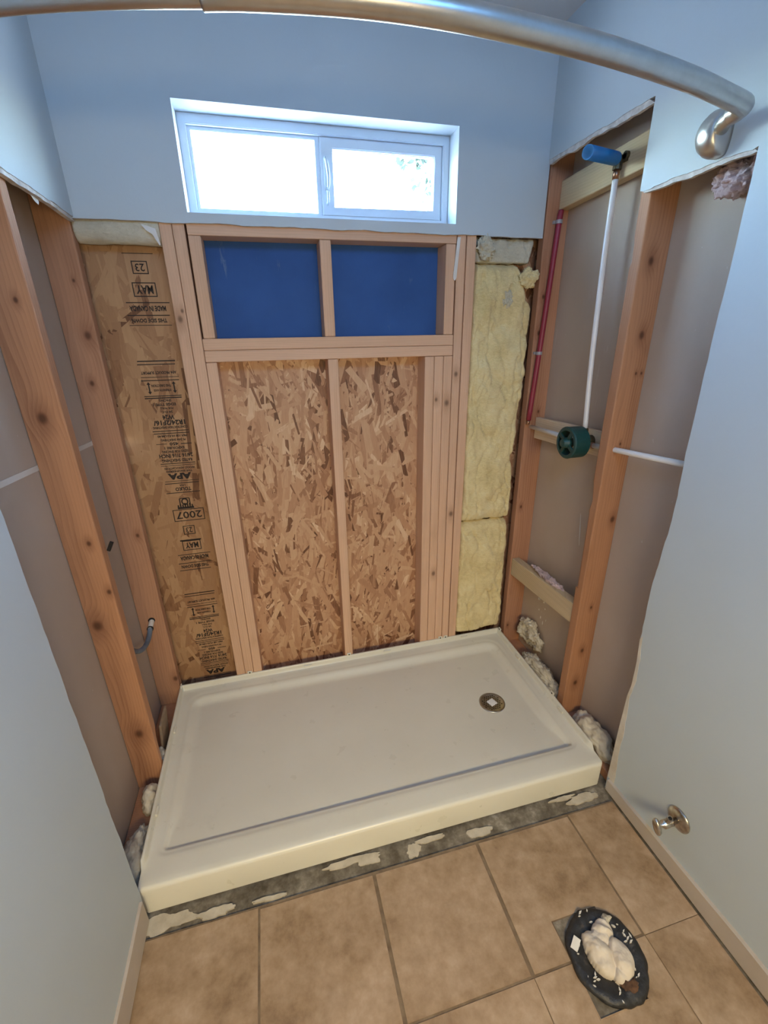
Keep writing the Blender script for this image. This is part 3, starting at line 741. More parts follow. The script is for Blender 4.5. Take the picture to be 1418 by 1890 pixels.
for k, (cx, cy, rx, ry) in enumerate([(.06, -.822, .07, .022), (.60, -.802, .085, .010), (.655, -.812, .035, .014), (.80, -.825, .024, .018), (.86, -.805, .05, .008), (1.03, -.828, .045, .014), (1.44, -.815, .060, .016), (1.36, -.800, .045, .007), (.20, -.835, .05, .012), (.35, -.84, .05, .006)]):
    blob('thinset_patch', cx, cy, rx, ry, k + 1, M['thinset'], h=.0030 + .0004 * k)
sheet('mortar_patch', [(PX0 + .001, PY0 + .001), (PX1 - .001, PY0 + .001), (PX1 - .001, PY1 - .001), (PX0 + .001, PY1 - .001)], [], -.0015, -.0084, lambda a, b, t: (a, b, t), [M['cement']] * 3, floor)
# the two boards along the wall bottoms
def baseboard(name, X0, X1, y0, y1, zb, ztop, seed, label):
    pts = [(y0, zb), (y1, zb)]
    n = 40
    for k in range(n + 1):
        y = y1 + (y0 - y1) * k / n
        pts.append((y, ztop(y) + .003 * fbm((y * 9, seed, 0), 4)))
    o = sheet(name, pts, [], X0, X1, fx, [M['base']] * 3)
    return tag(o, label, kind='structure')
baseboard('baseboard_right', 1.5275, XR - .0001, YB + .01, -.812, .003, lambda y: .048 + min(1, (-.812 - y) / .5) * .024, 2, 'dusty beige strip along the bottom of the right wall')
baseboard('baseboard_left', XL + .0001, XL + .008, YB + .01, -.815, .012, lambda y: .100, 5, 'dusty beige strip along the bottom of the left wall')

# ------------------------------------------------------------------ shower pan
pan = thing('shower_pan', 'large bone-white rectangular shower pan on the floor between the studs', 'shower pan', (0.762, -.39, 0))
PXW, PD = 1.5235, .787
def sd_basin(x, y):
    x0, x1, y0, y1 = .047, 1.470, -.692, -.055
    r = .055 if y > -.4 else .018
    cx, cy = (x0 + x1) / 2, (y0 + y1) / 2; hx, hy = (x1 - x0) / 2 - r, (y1 - y0) / 2 - r
    dx, dy = abs(x - cx) - hx, abs(y - cy) - hy
    return math.hypot(max(dx, 0), max(dy, 0)) + min(max(dx, dy), 0) - r
def sst(a, b, x):
    t = min(max((x - a) / (b - a), 0), 1); return t * t * (3 - 2 * t)
def pan_h(x, y):
    d = sd_basin(x, y)
    dist = math.hypot(x - 1.289, y + .398)
    fl = .069 + min(.011, dist * .010) + .009 * sst(.42, .69, -y)
    w = .012 + .030 * sst(-.66, -.55, y)
    z = fl + (.0985 - fl) * sst(-w, -.001, d)
    z += .003 * sst(.004, .018, d)
    e = min(x, PXW - x, -y)
    if y < -.70: e = e + sst(-.70, -.775, y) * 0.03
    z += .0235 * (1 - sst(.006, .0125, e)) + .002 * (1 - sst(.0125, .03, e))
    return z
xs = sorted(set([0, .002, .005, .007, .009, .011, .0135, .017, .022, .028, .034, .04, .045, .048, .052, .056, .06, .066, .072, .08, .09, .1, .115, .13]))
xs = xs + [.15 + .03 * k for k in range(int((PXW - .3) / .03) + 1)] + [PXW - x for x in reversed(xs)]
ys = [0, -.002, -.005, -.007, -.009, -.011, -.0135, -.017, -.022, -.03, -.04, -.047, -.052, -.056, -.06, -.065, -.07, -.077, -.085, -.095, -.105, -.12] + [-.14 - .025 * k for k in range(20)] + [-.63, -.64, -.65, -.66, -.667, -.674, -.68, -.685, -.69, -.695, -.70, -.705, -.711, -.72, -.735, -.75, -.762]
rows = [(y, None) for y in ys]
R_ = .014
for k in range(1, 7):
    a = PI / 2 * k / 6; rows.append((-PD + R_ - R_ * math.sin(a), R_ * (1 - math.cos(a))))
rows += [(-PD - .001, .04), (-PD - .0015, .10)]
bm = bmesh.new(); grid = []
for (y, drop) in rows:
    row = []
    for x in xs:
        X = x
        over = max(0.0, -(y) - (PD - R_))
        if over > 0:
            k = R_ - math.sqrt(max(R_ * R_ - over * over, 0)) if over < R_ else R_
            if x < .02: X = x + k * .8 * (1 - x / .02)
            if x > PXW - .02: X = x - k * .8 * (1 - (PXW - x) / .02)
        if drop is None: z = pan_h(x, y)
        else: z = max(0.0, pan_h(x, -.762) - drop) if drop < .1 else 0.0
        row.append(bm.verts.new((X, y, z)))
    grid.append(row)
for a, b in zip(grid, grid[1:]):
    for k in range(len(xs) - 1): bm.faces.new((a[k], a[k + 1], b[k + 1], b[k]))
# skirts on the two sides and the back
for line in ([r[0] for r in grid[:-1]], [r[-1] for r in grid[:-1]], grid[0]):
    low = [bm.verts.new((v.co.x, v.co.y, 0)) for v in line]
    for k in range(len(line) - 1): bm.faces.new((line[k], line[k + 1], low[k + 1], low[k]))
for v in bm.verts: v.co -= Vector((.762, -.39, 0))
po = link('pan_body', bm, M['tray'], pan, (0.762, -.39, 0), smooth=True)
# moulded stops on the rim and screw clips at the studs
def clip(x, y, z, back=True):
    bm = bmesh.new()
    if back: bm_box(bm, -.010, .010, -.0035, .0015, -.006, .013)
    else: bm_box(bm, -.0015, .0035, -.010, .010, -.006, .013)
    bmesh.ops.bevel(bm, geom=list(bm.edges), offset=.0012, segments=1, affect='EDGES')
    c = link('clip', bm, M['tray'], pan, (x, y, z))
    bm = bmesh.new(); bm_lathe(bm, [(.0032, 0), (.0036, .0008), (.002, .0016)], 10, 'y' if back else 'x')
    if back:
        for v in bm.verts: v.co.y = -v.co.y
    else:
        for v in bm.verts: v.co.x = -v.co.x
    link('screw', bm, M['black'], c, (x, y - .0036, z + .006) if back else (x - .0016, y, z + .006))
for x in (.292, .745, 1.205, 1.232): clip(x, -.002, .125)
clip(1.5215, -.472, .125, False); clip(1.5215, -.02, .125, False); clip(.004, -.012, .125, False)
for (x, y) in ((1.512, -.215), (1.512, -.545), (.0125, -.235), (.0125, -.565)):
    bm = bmesh.new(); bm_box(bm, -.0035, .0035, -.016, .016, -.008, .003); bmesh.ops.bevel(bm, geom=list(bm.edges), offset=.0015, segments=1, affect='EDGES')
    link('rim_stop', bm, M['tray'], pan, (x, y, .117))
for x in (.55, .93, 1.33):
    bm = bmesh.new(); bm_box(bm, -.018, .018, -.003, .003, -.004, .0025); bmesh.ops.bevel(bm, geom=list(bm.edges), offset=.0015, segments=1, affect='EDGES')
    link('rim_stop', bm, M['tray'], pan, (x, -.0125, .1185))
# drain strainer
dz = .0695
dr = lathe('drain_strainer', [(.054, -.004), (.0545, .0015), (.051, .0030), (.0465, .0024), (.045, .0014), (.020, .0012), (.001, .0012)], M['steel'], pan, (1.289, -.398, dz), seg=48)
bm = bmesh.new()
for i in range(-4, 5):
    for j in range(-4, 5):
        x, y = i * .0090 + (.0045 if j % 2 else 0), j * .0085
        if .004 < math.hypot(x, y) < .040:
            vs = [bm.verts.new((x + .0031 * math.cos(2 * PI * k / 8), y + .0031 * math.sin(2 * PI * k / 8), .0017)) for k in range(8)]; bm.faces.new(vs)
link('drain_hole', bm, M['black'], dr, (1.289, -.398, dz))['kind'] = 'stuff'
bm = bmesh.new(); bm_box(bm, -.0165, .0165, -.0165, .0165, .0018, .0024)
stk = link('sticker', bm, M['sticker'], dr, (1.289, -.398, dz), rot=(0, 0, .35)); tag(stk, 'small white square sticker')

# ------------------------------------------------------------------ glass wool batts
def batt(name, outline, yb, bulge, m, label, cat, seed, nu=46, nv=110, amp=.012, loc=None):
    """outline: list of (z, x_left, x_right) from top to bottom; bulges towards -Y from yb"""
    zs = [o_[0] for o_ in outline]
    def ip(z):
        for (z0, a0, b0), (z1, a1, b1) in zip(outline, outline[1:]):
            if z1 <= z <= z0:
                t = (z - z0) / (z1 - z0); return a0 + (a1 - a0) * t, b0 + (b1 - b0) * t
        return outline[-1][1:]
    bm = bmesh.new(); grid = []
    L = Vector(loc or ((outline[0][1] + outline[0][2]) / 2, yb, zs[-1]))
    for j in range(nv + 1):
        v = j / nv; z = zs[0] + (zs[-1] - zs[0]) * v; xl, xr = ip(z); row = []
        ev = 1 - abs(2 * v - 1) ** 24
        for i in range(nu + 1):
            u = i / nu; s = 2 * u - 1
            ss = math.copysign(abs(s) ** 0.8, s)
            x = (xl + xr + .005) / 2 + (xr + .005 - xl) / 2 * math.copysign(1 - (1 - abs(ss)) ** 1.15, ss)
            d = max(1 - abs(s) ** 16, 0) ** .5 * (ev ** .5)
            n1 = fbm((x * 9 + seed, z * 7, seed * 2.1), 4); n2 = fbm((x * 45, z * 38, seed), 4); n3 = fbm((x * 4.5, z * 20, seed * 1.3), 2)
            rid = abs(fbm((x * 14 + 5, z * 6, seed + 3), 3))
            y = yb - bulge * d + amp * (n1 * 1.0 + n3 * .35) * d + .0028 * n2 * d + .014 * max(0, .10 - rid) / .10 * d
            edge = abs(s) ** 6
            row.append(bm.verts.new(Vector((x + edge * .006 * fbm((z * 30, seed, s), 3), y, z + (1 - ev) * .004 + (.007 * fbm((x * 22, seed, 2), 4) if j in (0, nv) else 0))) - L))
        grid.append(row)
    for a, b in zip(grid, grid[1:]):
        for k in range(nu): bm.faces.new((a[k], a[k + 1], b[k + 1], b[k]))
    # close the back
    bk = [[bm.verts.new(Vector((v.co.x, .0865 - L.y, v.co.z))) for v in (r[0], r[-1])] for r in grid]
    for a, b, ra, rb in zip(bk, bk[1:], grid, grid[1:]):
        bm.faces.new((a[0], ra[0], rb[0], b[0])); bm.faces.new((ra[-1], a[1], b[1], rb[-1]))
    o = link(name, bm, m, None, L, smooth=True)
    return tag(o, label, cat)
batt('insulation_batt', [(1.770, 1.303, 1.462), (1.74, 1.297, 1.482), (1.68, 1.291, 1.492), (1.62, 1.2895, 1.535), (1.54, 1.2895, 1.530), (1.42, 1.290, 1.523), (1.36, 1.290, 1.531), (1.22, 1.290, 1.522), (1.10, 1.290, 1.516), (1.02, 1.290, 1.508), (.95, 1.290, 1.518), (.80, 1.290, 1.521), (.729, 1.290, 1.5235)],
     .045, .052, M['yellow'], 'tall yellow glass wool batt filling the narrow bay right of the studs', 'insulation', 1.0, amp=.017)['group'] = 'glass wool batts in the back wall bays'
batt('insulation_batt', [(.722, 1.290, 1.520), (.60, 1.2895, 1.523), (.45, 1.2895, 1.524), (.30, 1.2895, 1.526), (.128, 1.2895, 1.527)],
     .048, .050, M['yellow'], 'short ragged yellow glass wool batt resting on the pan, below the tall one', 'insulation', 4.0, nv=64, amp=.019)['group'] = 'glass wool batts in the back wall bays'
batt('insulation_batt', [(1.856, 1.2895, 1.525), (1.82, 1.2895, 1.525), (1.772, 1.300, 1.510)], .05, .035, M['cream'],
     'pale glass wool strip wedged under the drywall above the tall yellow batt', 'insulation', 7.0, nv=24, amp=.014)['group'] = 'glass wool batts in the back wall bays'
def tuft(name, loc, r, m, label, cat, seed, freq=10, amp=.6, sub=5, flat=None, rot=0.0):
    o = link(name, lump_bm(loc, r, freq, amp, seed, sub, flat, rot), m, None, loc, smooth=True)
    return tag(o, label, cat)
tuft('insulation_tuft', (1.325, -.003, 1.820), (.034, .022, .036), M['cream'], 'torn cream glass wool tuft in the upper left corner of the right bay', 'insulation', 2)
tuft('insulation_tuft', (1.503, -.012, 1.722), (.034, .030, .034), M['yellow'], 'square yellow glass wool chunk pushed out beside the corner stud', 'insulation', 3, amp=.35)
tuft('insulation_tuft', (1.425, -.006, 1.650), (.022, .010, .030), M['cream'], 'small white flock stuck on the tall yellow batt', 'insulation', 5, amp=.45)
# rolled cream batt end at the top of the left bay
bm = bmesh.new(); L = Vector((.11, .04, 1.80)); grid = []
for j in range(25):
    a = PI * (-.62 + 1.24 * j / 24); row = []
    for i in range(41):
        x = -.0005 + .2345 * i / 40
        k = 1 + .10 * fbm((x * 9, a, 2), 3)
        row.append(bm.verts.new(Vector((x, .042 - .040 * k * math.cos(a * .92), 1.845 + .041 * k * math.sin(a))) - L))
    grid.append(row)
for a, b in zip(grid, grid[1:]):
    for k in range(40): bm.faces.new((a[k], a[k + 1], b[k + 1], b[k]))
for col in (0, 40):
    c0 = bm.verts.new(Vector((-.0005 + .2345 * col / 40, .06, 1.845)) - L)
    for a, b in zip(grid, grid[1:]): bm.faces.new((a[col], b[col], c0))
roll = tag(link('insulation_batt', bm, M['cream'], None, L, smooth=True), 'rolled cream glass wool batt end at the top of the left bay', 'insulation', 'glass wool batts in the back wall bays')
bm = bmesh.new(); sheet_bm([(.188, 1.853), (.226, 1.842), (.2335, 1.800), (.231, 1.797), (.2265, 1.804), (.216, 1.826), (.198, 1.838)], [], -.010, -.0085, lambda a, b, t: (a - .11, t - .04, b - 1.80), bm)
tag(link('paper_facing', bm, M['paper'], roll, L), 'torn white paper facing')

# pink glass wool tufts
bm = lump_bm((0, 0, 0), (.026, .060, .036), 16, .42, 9, 5)
tag(link('insulation_tuft', bm, M['pink'], None, (1.605, -.705, 1.862), smooth=True), 'pink glass wool hanging in the top of the right opening', 'insulation')
tuft('insulation_tuft', (1.585, -.255, .552), (.017, .120, .010), M['pink'], 'pink glass wool scrap lying on the low wood block', 'insulation', 12, freq=14, amp=.4)

# ------------------------------------------------------------------ spray foam
tuft('foam_lump', (1.588, -.650, .060), (.043, .110, .062), M['foam'], 'bulging cream foam lump beside the front right end of the pan', 'foam', 21, freq=7, amp=.28, flat=-.02)['group'] = 'spray foam around the shower pan'
tuft('foam_lump', (1.624, -.130, .160), (.018, .085, .066), M['foam'], 'ragged cream foam patch stuck on the panel behind the pan drain end', 'foam', 22, freq=24, amp=.45, rot=0.05)['group'] = 'spray foam around the shower pan'
tuft('foam_lump', (1.582, -.31, .075), (.036, .150, .048), M['foam'], 'long crumbly foam bead between the pan rim and the right studs', 'foam', 23, freq=22, amp=.3, flat=-.035)['group'] = 'spray foam around the shower pan'
tuft('foam_lump', (-.032, -.485, .075), (.026, .045, .046), M['foam'], 'round foam lump tucked under the front left stud', 'foam', 24, freq=6, amp=.2, flat=-.035)['group'] = 'spray foam around the shower pan'
tuft('foam_lump', (-.041, -.665, .045), (.030, .110, .050), M['foam'], 'crumbly foam bead between the pan and the cut left drywall', 'foam', 25, freq=20, amp=.32, flat=-.03)['group'] = 'spray foam around the shower pan'
tuft('foam_lump', (-.028, -.335, .080), (.022, .050, .040), M['foam'], 'smooth foam bead behind the front left stud, beside the pan rim', 'foam', 26, freq=5, amp=.2, flat=-.035)['group'] = 'spray foam around the shower pan'
# brown board offcut standing between the left studs
bm = bmesh.new(); bm_box(bm, -.004, .004, -.050, .050, 0, .165)
bmesh.ops.bevel(bm, geom=list(bm.edges), offset=.001, segments=1, affect='EDGES')
bo = link('board_offcut', bm, M['board'], None, (-.030, -.245, .0397), rot=(0, .10, 0))
tag(bo, 'brown board offcut leaning behind the pan between the two left studs', 'board')

# ------------------------------------------------------------------ plumbing
rp = thing('red_water_pipe', 'red plastic water pipe clipped to the corner stud', 'pipe', (1.5545, -.030, 1.185))
tube('pipe', smooth_path([(1.6030, -.0252, 1.941), (1.5965, -.0262, 1.88), (1.578, -.028, 1.55), (1.5555, -.030, 1.190)]), .0100, M['red_pipe'], rp)
tube('pipe_end', [(1.5555, -.030, 1.1905), (1.5535, -.030, 1.172)], .0075, M['copper'], rp)
for z, x in ((1.905, 1.5970), (1.455, 1.5725)):
    bm = bmesh.new(); bm_lathe(bm, [(.0106, -.006), (.0122, -.006), (.0122, .006), (.0106, .006)], 16, 'z')
    bm_box(bm, -.017, .017, .008, .0175, -.005, .005)
    link('clip', bm, M['grey_clip'], rp, (x, -.0272, z))
VY, VZ = -.372, 1.172
lp = thing('water_pipe', 'short white water pipe from the corner stud to the green shower valve', 'pipe', (1.58, -.012, 1.160))
tube('pipe', [(1.581, -.0113, 1.158), (1.581, VY + .034, 1.163)], .0085, M['white_pipe'], lp)
tube('coupling', [(1.581, VY + .036, 1.163), (1.581, VY + .022, 1.163)], .0100, M['white_pipe'], lp)
r2 = thing('water_pipe', 'white water pipe running from the green valve through the front right stud', 'pipe', (1.585, -.42, 1.166))
tube('pipe', [(1.583, VY - .030, 1.163), (1.583, -.50, 1.171), (1.583, -.92, 1.204)], .0088, M['white_pipe'], r2)
tube('coupling', [(1.583, VY - .018, 1.162), (1.583, VY - .034, 1.163)], .0112, M['copper'], r2)
rs = thing('riser_pipe', 'tall white riser pipe from the valve up to the blue stub', 'pipe', (1.583, -.345, 1.21))
tube('pipe', smooth_path([(1.583, -.350, 1.205), (1.583, -.330, 1.45), (1.584, -.316, 1.75), (1.585, -.3135, 1.962)]), .0086, M['white_pipe'], rs)
tube('copper_fitting', [(1.585, -.3135, 1.956), (1.585, -.3133, 1.982)], .0096, M['copper'], rs)
bm = bmesh.new()
bm_tube(bm, smooth_path([(1.585, -.3133, 1.980), (1.585, -.3135, 2.000), (1.575, -.3165, 2.006), (1.562, -.320, 2.006)], 4), .0125, 12)
bm_box(bm, 1.590, 1.5995, -.338, -.288, 1.997, 2.016)
bm_lathe(bm, [(.010, 0), (.010, .010)], 12, '-x', (1.600, -.333, 2.012)); bm_lathe(bm, [(.010, 0), (.010, .010)], 12, '-x', (1.600, -.291, 2.020))
link('drop_elbow', bm, M['brass'], rs, smooth=False)
bp_ = thing('pipe_stub', 'open blue plastic pipe stub pointing out of the upper right hole', 'pipe', (1.562, -.320, 2.006))
bm = bmesh.new(); A, B = Vector((1.572, -.3178, 2.006)), Vector((1.432, -.378, 1.9945))
bm_tube(bm, [A, B], .0175, 24, False)
bm_tube(bm, [B, B + (A - B) * .8], .0145, 24, False)
r_o = bm.verts[:]; bm.verts.ensure_lookup_table()
o1 = [bm.verts[24 + k] for k in range(24)]; i1 = [bm.verts[48 + k] for k in range(24)]
for k in range(24):
    try: bm.faces.new((o1[k], o1[(k + 1) % 24], i1[(k + 1) % 24], i1[k]))
    except ValueError: pass
bm.faces.new([bm.verts[72 + k] for k in range(24)])
o = link('pipe', bm, M['blue_pipe'], bp_, smooth=True)
ax = (A - B).normalized()
for p in o.data.polygons: p.use_smooth = abs(p.normal.dot(ax)) < .5
# valve with its dark green plaster guard
vx = 1.494
va = thing('shower_valve', 'shower valve under a round dark green plaster guard', 'valve', (1.565, VY, VZ))
bm = bmesh.new()
prof_o = [(.0505, .060), (.0545, .058), (.0550, .012), (.0560, .004), (.0520, 0.0), (.0430, 0.0), (.0430, .004), (.0480, .010), (.0480, .060)]
S = 40; rings = []
for (r, h) in prof_o + [prof_o[0]]:
    rings.append([bm.verts.new((h, r * math.cos(2 * PI * k / S), r * math.sin(2 * PI * k / S))) for k in range(S)])
for a, b in zip(rings, rings[1:]):
    for k in range(S): bm.faces.new((a[k], a[(k + 1) % S], b[(k + 1) % S], b[k]))
bmesh.ops.remove_doubles(bm, verts=bm.verts, dist=1e-6)
link('guard_ring', bm, M['green'], va, (vx, VY, VZ), smooth=False)
for k in range(4):
    a = PI / 2 * k + .55; bm = bmesh.new(); bm_box(bm, .000, .006, .013, .0455, -.0065, .0065)
    bmesh.ops.bevel(bm, geom=list(bm.edges), offset=.001, segments=1, affect='EDGES')
    link('guard_spoke', bm, M['green'], va, (vx, VY, VZ), rot=(a, 0, 0))
lathe('guard_hub', [(.019, .020), (.019, .001), (.0165, -.001), (.0135, -.014), (.0115, -.015), (.001, -.015)], M['green'], va, (vx, VY, VZ), 'x', 24)
lathe('valve_body', [(.012, -.030), (.021, -.028), (.021, .010), (.017, .014), (.017, .036), (.012, .040)], M['brass'], va, (1.570, VY, VZ), '-x', 20)
tube('valve_inlet', [(1.578, VY + .024, 1.163), (1.578, VY - .022, 1.163)], .0125, M['brass'], va)
tube('valve_outlet', [(1.580, VY + .012, 1.175), (1.583, -.351, 1.213)], .0105, M['brass'], va)
bm = bmesh.new(); bm_box(bm, -.003, .003, -.0016, .0016, -.030, .032)
link('bracket', bm, M['brass'], va, (1.594, VY - .062, 1.178))
# blue-grey conduit loop on the left
cd = thing('conduit', 'bent blue-grey conduit poking from the left corner stud', 'conduit', (-.048, -.004, .476))
tube('conduit_sleeve', smooth_path([(-.048, .004, .474), (-.0485, -.022, .468), (-.0485, -.042, .462)], 4), .0098, M['seam'], cd, 14)
tube('conduit_pipe', smooth_path([(-.0485, -.040, .4625), (-.049, -.075, .447), (-.050, -.125, .446), (-.052, -.180, .465), (-.054, -.230, .502), (-.056, -.290, .560), (-.056, -.352, .62)]), .0092, M['hose'], cd, 14)
lathe('collar', [(.0098, -.003), (.0118, -.003), (.0118, .003), (.0098, .003)], M['black'], cd, (-.0485, -.041, .462), 'y', 16)
lathe('grommet', [(.0100, .000), (.0130, .000), (.0130, .002), (.0100, .002)], M['black'], cd, (-.048, -.0052, .476), 'y', 18)

# ------------------------------------------------------------------ curved shower rod
rod = thing('shower_rod', 'curved brushed nickel shower curtain rod across the top of the room', 'curtain rod', (1.539, -.722, 1.938))
ZR = 1.945
path = [(.472, -.888, ZR), (.53, -.901, ZR), (.657, -.918, ZR), (.777, -.922, ZR), (.914, -.914, ZR), (1.084, -.894, ZR), (1.279, -.855, ZR), (1.400, -.822, ZR), (1.455, -.806, ZR), (1.478, -.796, ZR), (1.487, -.780, ZR - .001), (1.488, -.762, ZR - .003)]
pp = smooth_path(path, 8)
tube('outer_tube', pp, .0175, M['nickel'], rod, 24)
tube('inner_tube', smooth_path([(.020, -.735, ZR), (.10, -.772, ZR), (.25, -.829, ZR), (.38, -.868, ZR), (.50, -.8955, ZR)], 8), .0155, M['nickel'], rod, 24)
tube('pivot_arm', smooth_path([(1.488, -.776, ZR - .002), (1.491, -.755, ZR - .005), (1.500, -.735, ZR - .007), (1.512, -.722, ZR - .008)], 4), [.0150] * 13, M['nickel'], rod, 20)
def dome(name, base, sgn):
    bm = bmesh.new()
    pr = [(.0450, 0.0), (.0460, .008), (.0445, .020), (.040, .032), (.031, .043), (.018, .050), (.001, .052)]
    bm_lathe(bm, pr, 32, '-x' if sgn < 0 else 'x')
    if sgn < 0:
        # the slot for the pivot arm: flatten the dome on the side the rod leaves
        for v in bm.verts:
            if v.co.y < -.016: v.co.y = -.016 - (-.016 - v.co.y) * .25
    return link(name, bm, M['nickel'], rod, base, smooth=True)
dome('wall_flange', (1.5388, -.705, 1.934), -1); dome('wall_flange', (.0129, -.735, ZR), 1)

# ------------------------------------------------------------------ angle stop on the right wall
av = thing('stop_valve', 'tarnished chrome water stop valve on the lower right wall', 'valve', (1.5388, -1.062, .198))
lathe('escutcheon', [(.036, 0), (.036, .003), (.030, .007), (.018, .010), (.014, .011), (.001, .011)], M['chrome'], av, (1.5388, -1.062, .198), '-x', 32)
bm = bmesh.new(); bm_lathe(bm, [(.009, .008), (.009, .026), (.0115, .027), (.0115, .034), (.010, .036), (.012, .040), (.012, .056), (.007, .060), (.005, .066), (.005, .074)], 16, '-x')
link('valve_stem', bm, M['chrome'], av, (1.5388, -1.062, .198), smooth=True)
bm = bmesh.new(); bm_tube(bm, [(0, 0, 0), (0, -.004, .014), (0, -.006, .024)], [.007, .007, .008], 14)
link('outlet', bm, M['chrome'], av, (1.4915, -1.062, .206))
lathe('outlet_opening', [(.0055, 0), (.0055, .0006), (.001, .0006)], M['black'], av, (1.4915, -1.0682, .2302), 'z', 14)
bm = bmesh.new(); S = 32; rr_ = []
for (k_, h) in ((.55, .0), (.92, .0), (1.0, .003), (1.0, .007), (.9, .010), (.4, .011), (.02, .011)):
    rr_.append([bm.verts.new((-h, .012 * k_ * math.cos(2 * PI * q / S), .024 * k_ * math.sin(2 * PI * q / S))) for q in range(S)])
for a, b in zip(rr_, rr_[1:]):
    for q in range(S): bm.faces.new((a[q], a[(q + 1) % S], b[(q + 1) % S], b[q]))
bm.faces.new(rr_[0]); bm.faces.new(rr_[-1])
link('oval_handle', bm, M['chrome'], av, (1.466, -1.062, .196), smooth=True, rot=(-.5, 0, 0))

# ------------------------------------------------------------------ toilet flange stuffed with a rag
TX, TY = 1.207, -1.206
tf = thing('toilet_flange', 'black waxy toilet drain ring on the floor tiles', 'drain', (TX, TY, 0))
def wob(a, j): return 1 + .07 * fbm((math.cos(a) * 1.6, math.sin(a) * 1.6, 3.3 + j * .12), 4)
bm = bmesh.new()
bm_lathe(bm, [(.100, .0006), (.101, .008), (.096, .013), (.088, .0165), (.078, .015), (.068, .012), (.058, .011), (.053, .006), (.050, .0015), (.001, .001)], 72, 'z', (0, 0, 0), True, wob)
for v in bm.verts:
    if v.co.z > .004: v.co.z += .0035 * fbm((v.co.x * 60, v.co.y * 60, 1), 4)
link('wax_ring', bm, M['wax'], tf, (TX, TY, 0), smooth=True)
rr = random.Random(9); bm = bmesh.new()
for k in range(30):
    a = rr.uniform(0, 2 * PI); r = rr.uniform(.064, .094); s = rr.uniform(.0010, .0036)
    x, y = r * math.cos(a), r * math.sin(a); q = rr.uniform(0, PI); z = .0185
    pts = [(x + s * e * math.cos(q + w), y + s * e * math.sin(q + w)) for w, e in ((0, 2.2), (1.4, .8), (PI, 1.8), (4.4, .7))]
    lo = [bm.verts.new((px, py, z - .006)) for px, py in pts]; hi = [bm.verts.new((px, py, z)) for px, py in pts]
    bm.faces.new(hi)
    for i in range(4): bm.faces.new((lo[i], lo[(i + 1) % 4], hi[(i + 1) % 4], hi[i]))
link('crumbs', bm, M['paper'], tf, (TX, TY, 0))['kind'] = 'stuff'
bm = lump_bm((0, 0, 0), (.020, .016, .012), 14, .6, 31, 3); link('rusty_crumb', bm, M['rust'], tf, (TX + .012, TY - .068, .016), smooth=True)
tag(link('wax_smear', lump_bm((0, 0, 0), (.014, .010, .006), 14, .6, 33, 3), M['foam'], tf, (TX + .050, TY + .062, .017), smooth=True), 'grey putty smear')
# rag: folded lobes over the hole
def rag_h(x, y):
    # u runs along the ring's long picture axis (from far left to near right)
    best = -1
    for (cx, cy, rx, ry, a, h, fs, fp) in ((-.020, .004, .030, .052, .10, .034, 60, .3), (.026, -.020, .030, .042, -.15, .038, 75, 1.2), (.018, .040, .034, .026, .4, .030, 190, .5), (-.004, .028, .030, .022, 0, .030, 120, 2.0), (.012, -.046, .030, .020, .3, .024, 150, 2.)):
        dx, dy = x - cx, y - cy; c, s = math.cos(a), math.sin(a); u, v = dx * c + dy * s, -dx * s + dy * c
        q = 1 - (u / rx) ** 2 - (v / ry) ** 2
        if q > 0:
            z = h * q ** .42 + .0035 * math.sin(u * fs + 3 * math.sin(v * 40 + fp) + fp) * min(1, q * 2)
            best = max(best, z)
    return best
bm = bmesh.new(); N = 96; gv = {}
for i in range(N + 1):
    for j in range(N + 1):
        x, y = -.068 + .136 * i / N, -.078 + .156 * j / N
        xx = x + .005 * fbm((x * 30, y * 30, 1), 3); yy = y + .005 * fbm((x * 30, y * 30, 5), 3)
        h = rag_h(xx, yy)
        if h > 0: gv[i, j] = bm.verts.new((x, y, max(h, .002) + .010 + .002 * fbm((x * 60, y * 60, 2), 3)))
for (i, j) in list(gv):
    q = [(i, j), (i + 1, j), (i + 1, j + 1), (i, j + 1)]
    if all(k in gv for k in q): bm.faces.new([gv[k] for k in q])
loose = [v for v in bm.verts if not v.link_faces]; bmesh.ops.delete(bm, geom=loose, context='VERTS')
ed = [e for e in bm.edges if e.is_boundary]; ext = bmesh.ops.extrude_edge_only(bm, edges=ed)
for v in ext['geom']:
    if isinstance(v, bmesh.types.BMVert): v.co.z = .004
rag = link('rag', bm, M['rag'], None, (TX, TY, 0.0), smooth=True)
tag(rag, 'crumpled cream cloth rag stuffed into the toilet drain', 'rag')
bm = bmesh.new(); bm_box(bm, -.013, .013, -.009, .009, 0, .0012)
for v in bm.verts: v.co.z += .006 * math.sin(v.co.x * 90)
tag(link('paper_scrap', bm, M['paper'], None, (TX - .068, TY + .036, .020), rot=(.1, .1, .7)), 'small white paper scrap at the left of the rag', 'scrap')

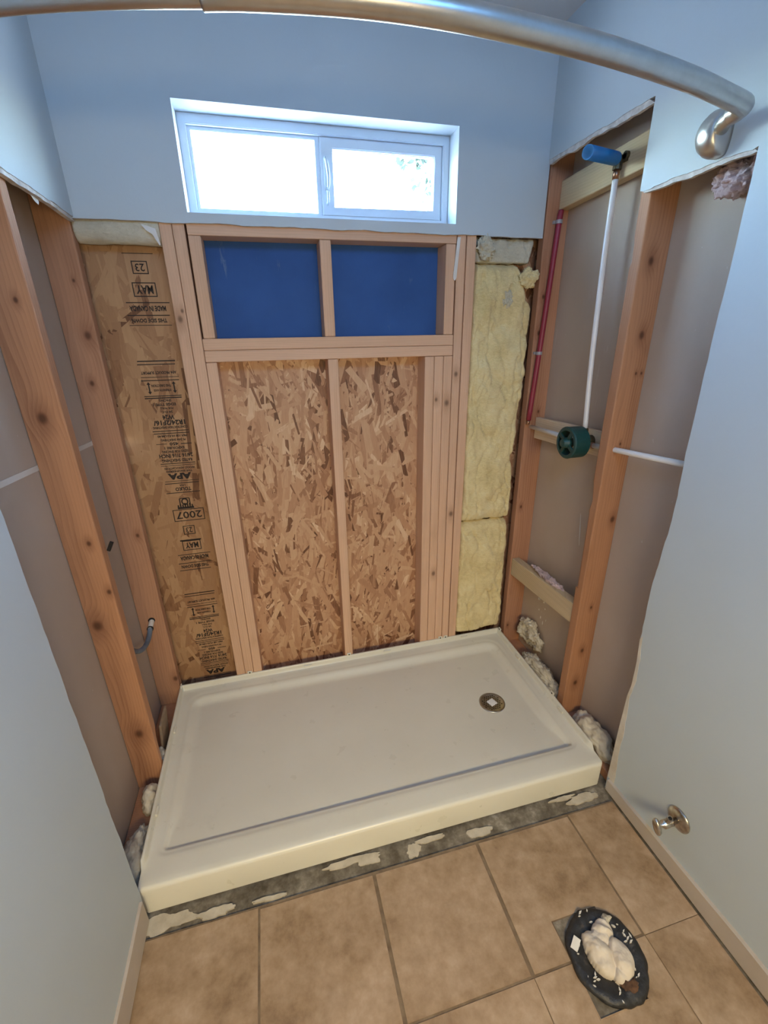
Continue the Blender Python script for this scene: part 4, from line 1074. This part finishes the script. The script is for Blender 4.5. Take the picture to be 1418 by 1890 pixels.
# ------------------------------------------------------------------ outside the window
yard = tag(box('yard_ground', -30, 30, 0.6, 60, -0.3, -0.2, M['bounce_ground']), kind='structure')
tr = thing('tree', 'leafy tree branch seen through the right window pane', 'tree', (3.4, 4.2, -.2))
tube('trunk', smooth_path([(3.4, 4.2, -.2), (3.45, 4.2, 1.4), (3.3, 4.15, 2.6), (3.2, 4.1, 3.8), (3.25, 4.1, 4.8)]), [.13 - .003 * k for k in range(25)], M['bark'], tr, 10)
for pts in ([(3.3, 4.15, 2.7), (2.95, 4.05, 3.2), (2.5, 4.0, 3.36), (2.05, 4.0, 3.34)], [(3.3, 4.15, 2.5), (2.95, 4.05, 2.85), (2.66, 4.0, 3.0), (2.5, 4.0, 3.02)]):
    tube('branch', smooth_path(pts), [.03 - .0013 * k for k in range(19)], M['bark'], tr, 8)
bm = bmesh.new(); rl = random.Random(7)
cl = [(2.06, 3.29, .05, 4), (2.22, 3.31, .09, 26), (2.33, 3.34, .09, 26), (2.42, 3.30, .08, 18), (2.52, 3.35, .09, 14), (2.62, 3.25, .12, 20), (2.55, 3.12, .09, 16), (2.44, 3.15, .06, 8), (2.62, 3.02, .11, 20), (2.52, 2.95, .08, 10), (2.66, 2.88, .1, 14), (2.37, 3.07, .04, 5), (2.75, 3.1, .18, 40), (2.9, 3.3, .25, 60)]
for (cx, cz, r, n) in cl:
    for k in range(n):
        x, z, y = rl.gauss(cx, r * .5), rl.gauss(cz, r * .5), 4 + rl.gauss(0, .12); s = rl.uniform(.018, .034)
        n_ = Vector((rl.uniform(-1, 1), rl.uniform(-1, 1), rl.uniform(-1, 1))).normalized(); u = n_.orthogonal().normalized(); w = n_.cross(u)
        a = rl.uniform(0, 6); u, w = u * math.cos(a) + w * math.sin(a), w * math.cos(a) - u * math.sin(a)
        c = Vector((x, y, z)); vs = [bm.verts.new(c + u * s * 1.5 * p + w * s * q) for p, q in ((-1, 0), (-.3, .7), (.4, .6), (1.1, 0), (.4, -.6), (-.3, -.7))]
        bm.faces.new(vs)
link('leaves', bm, M['leaf'], tr)['kind'] = 'stuff'
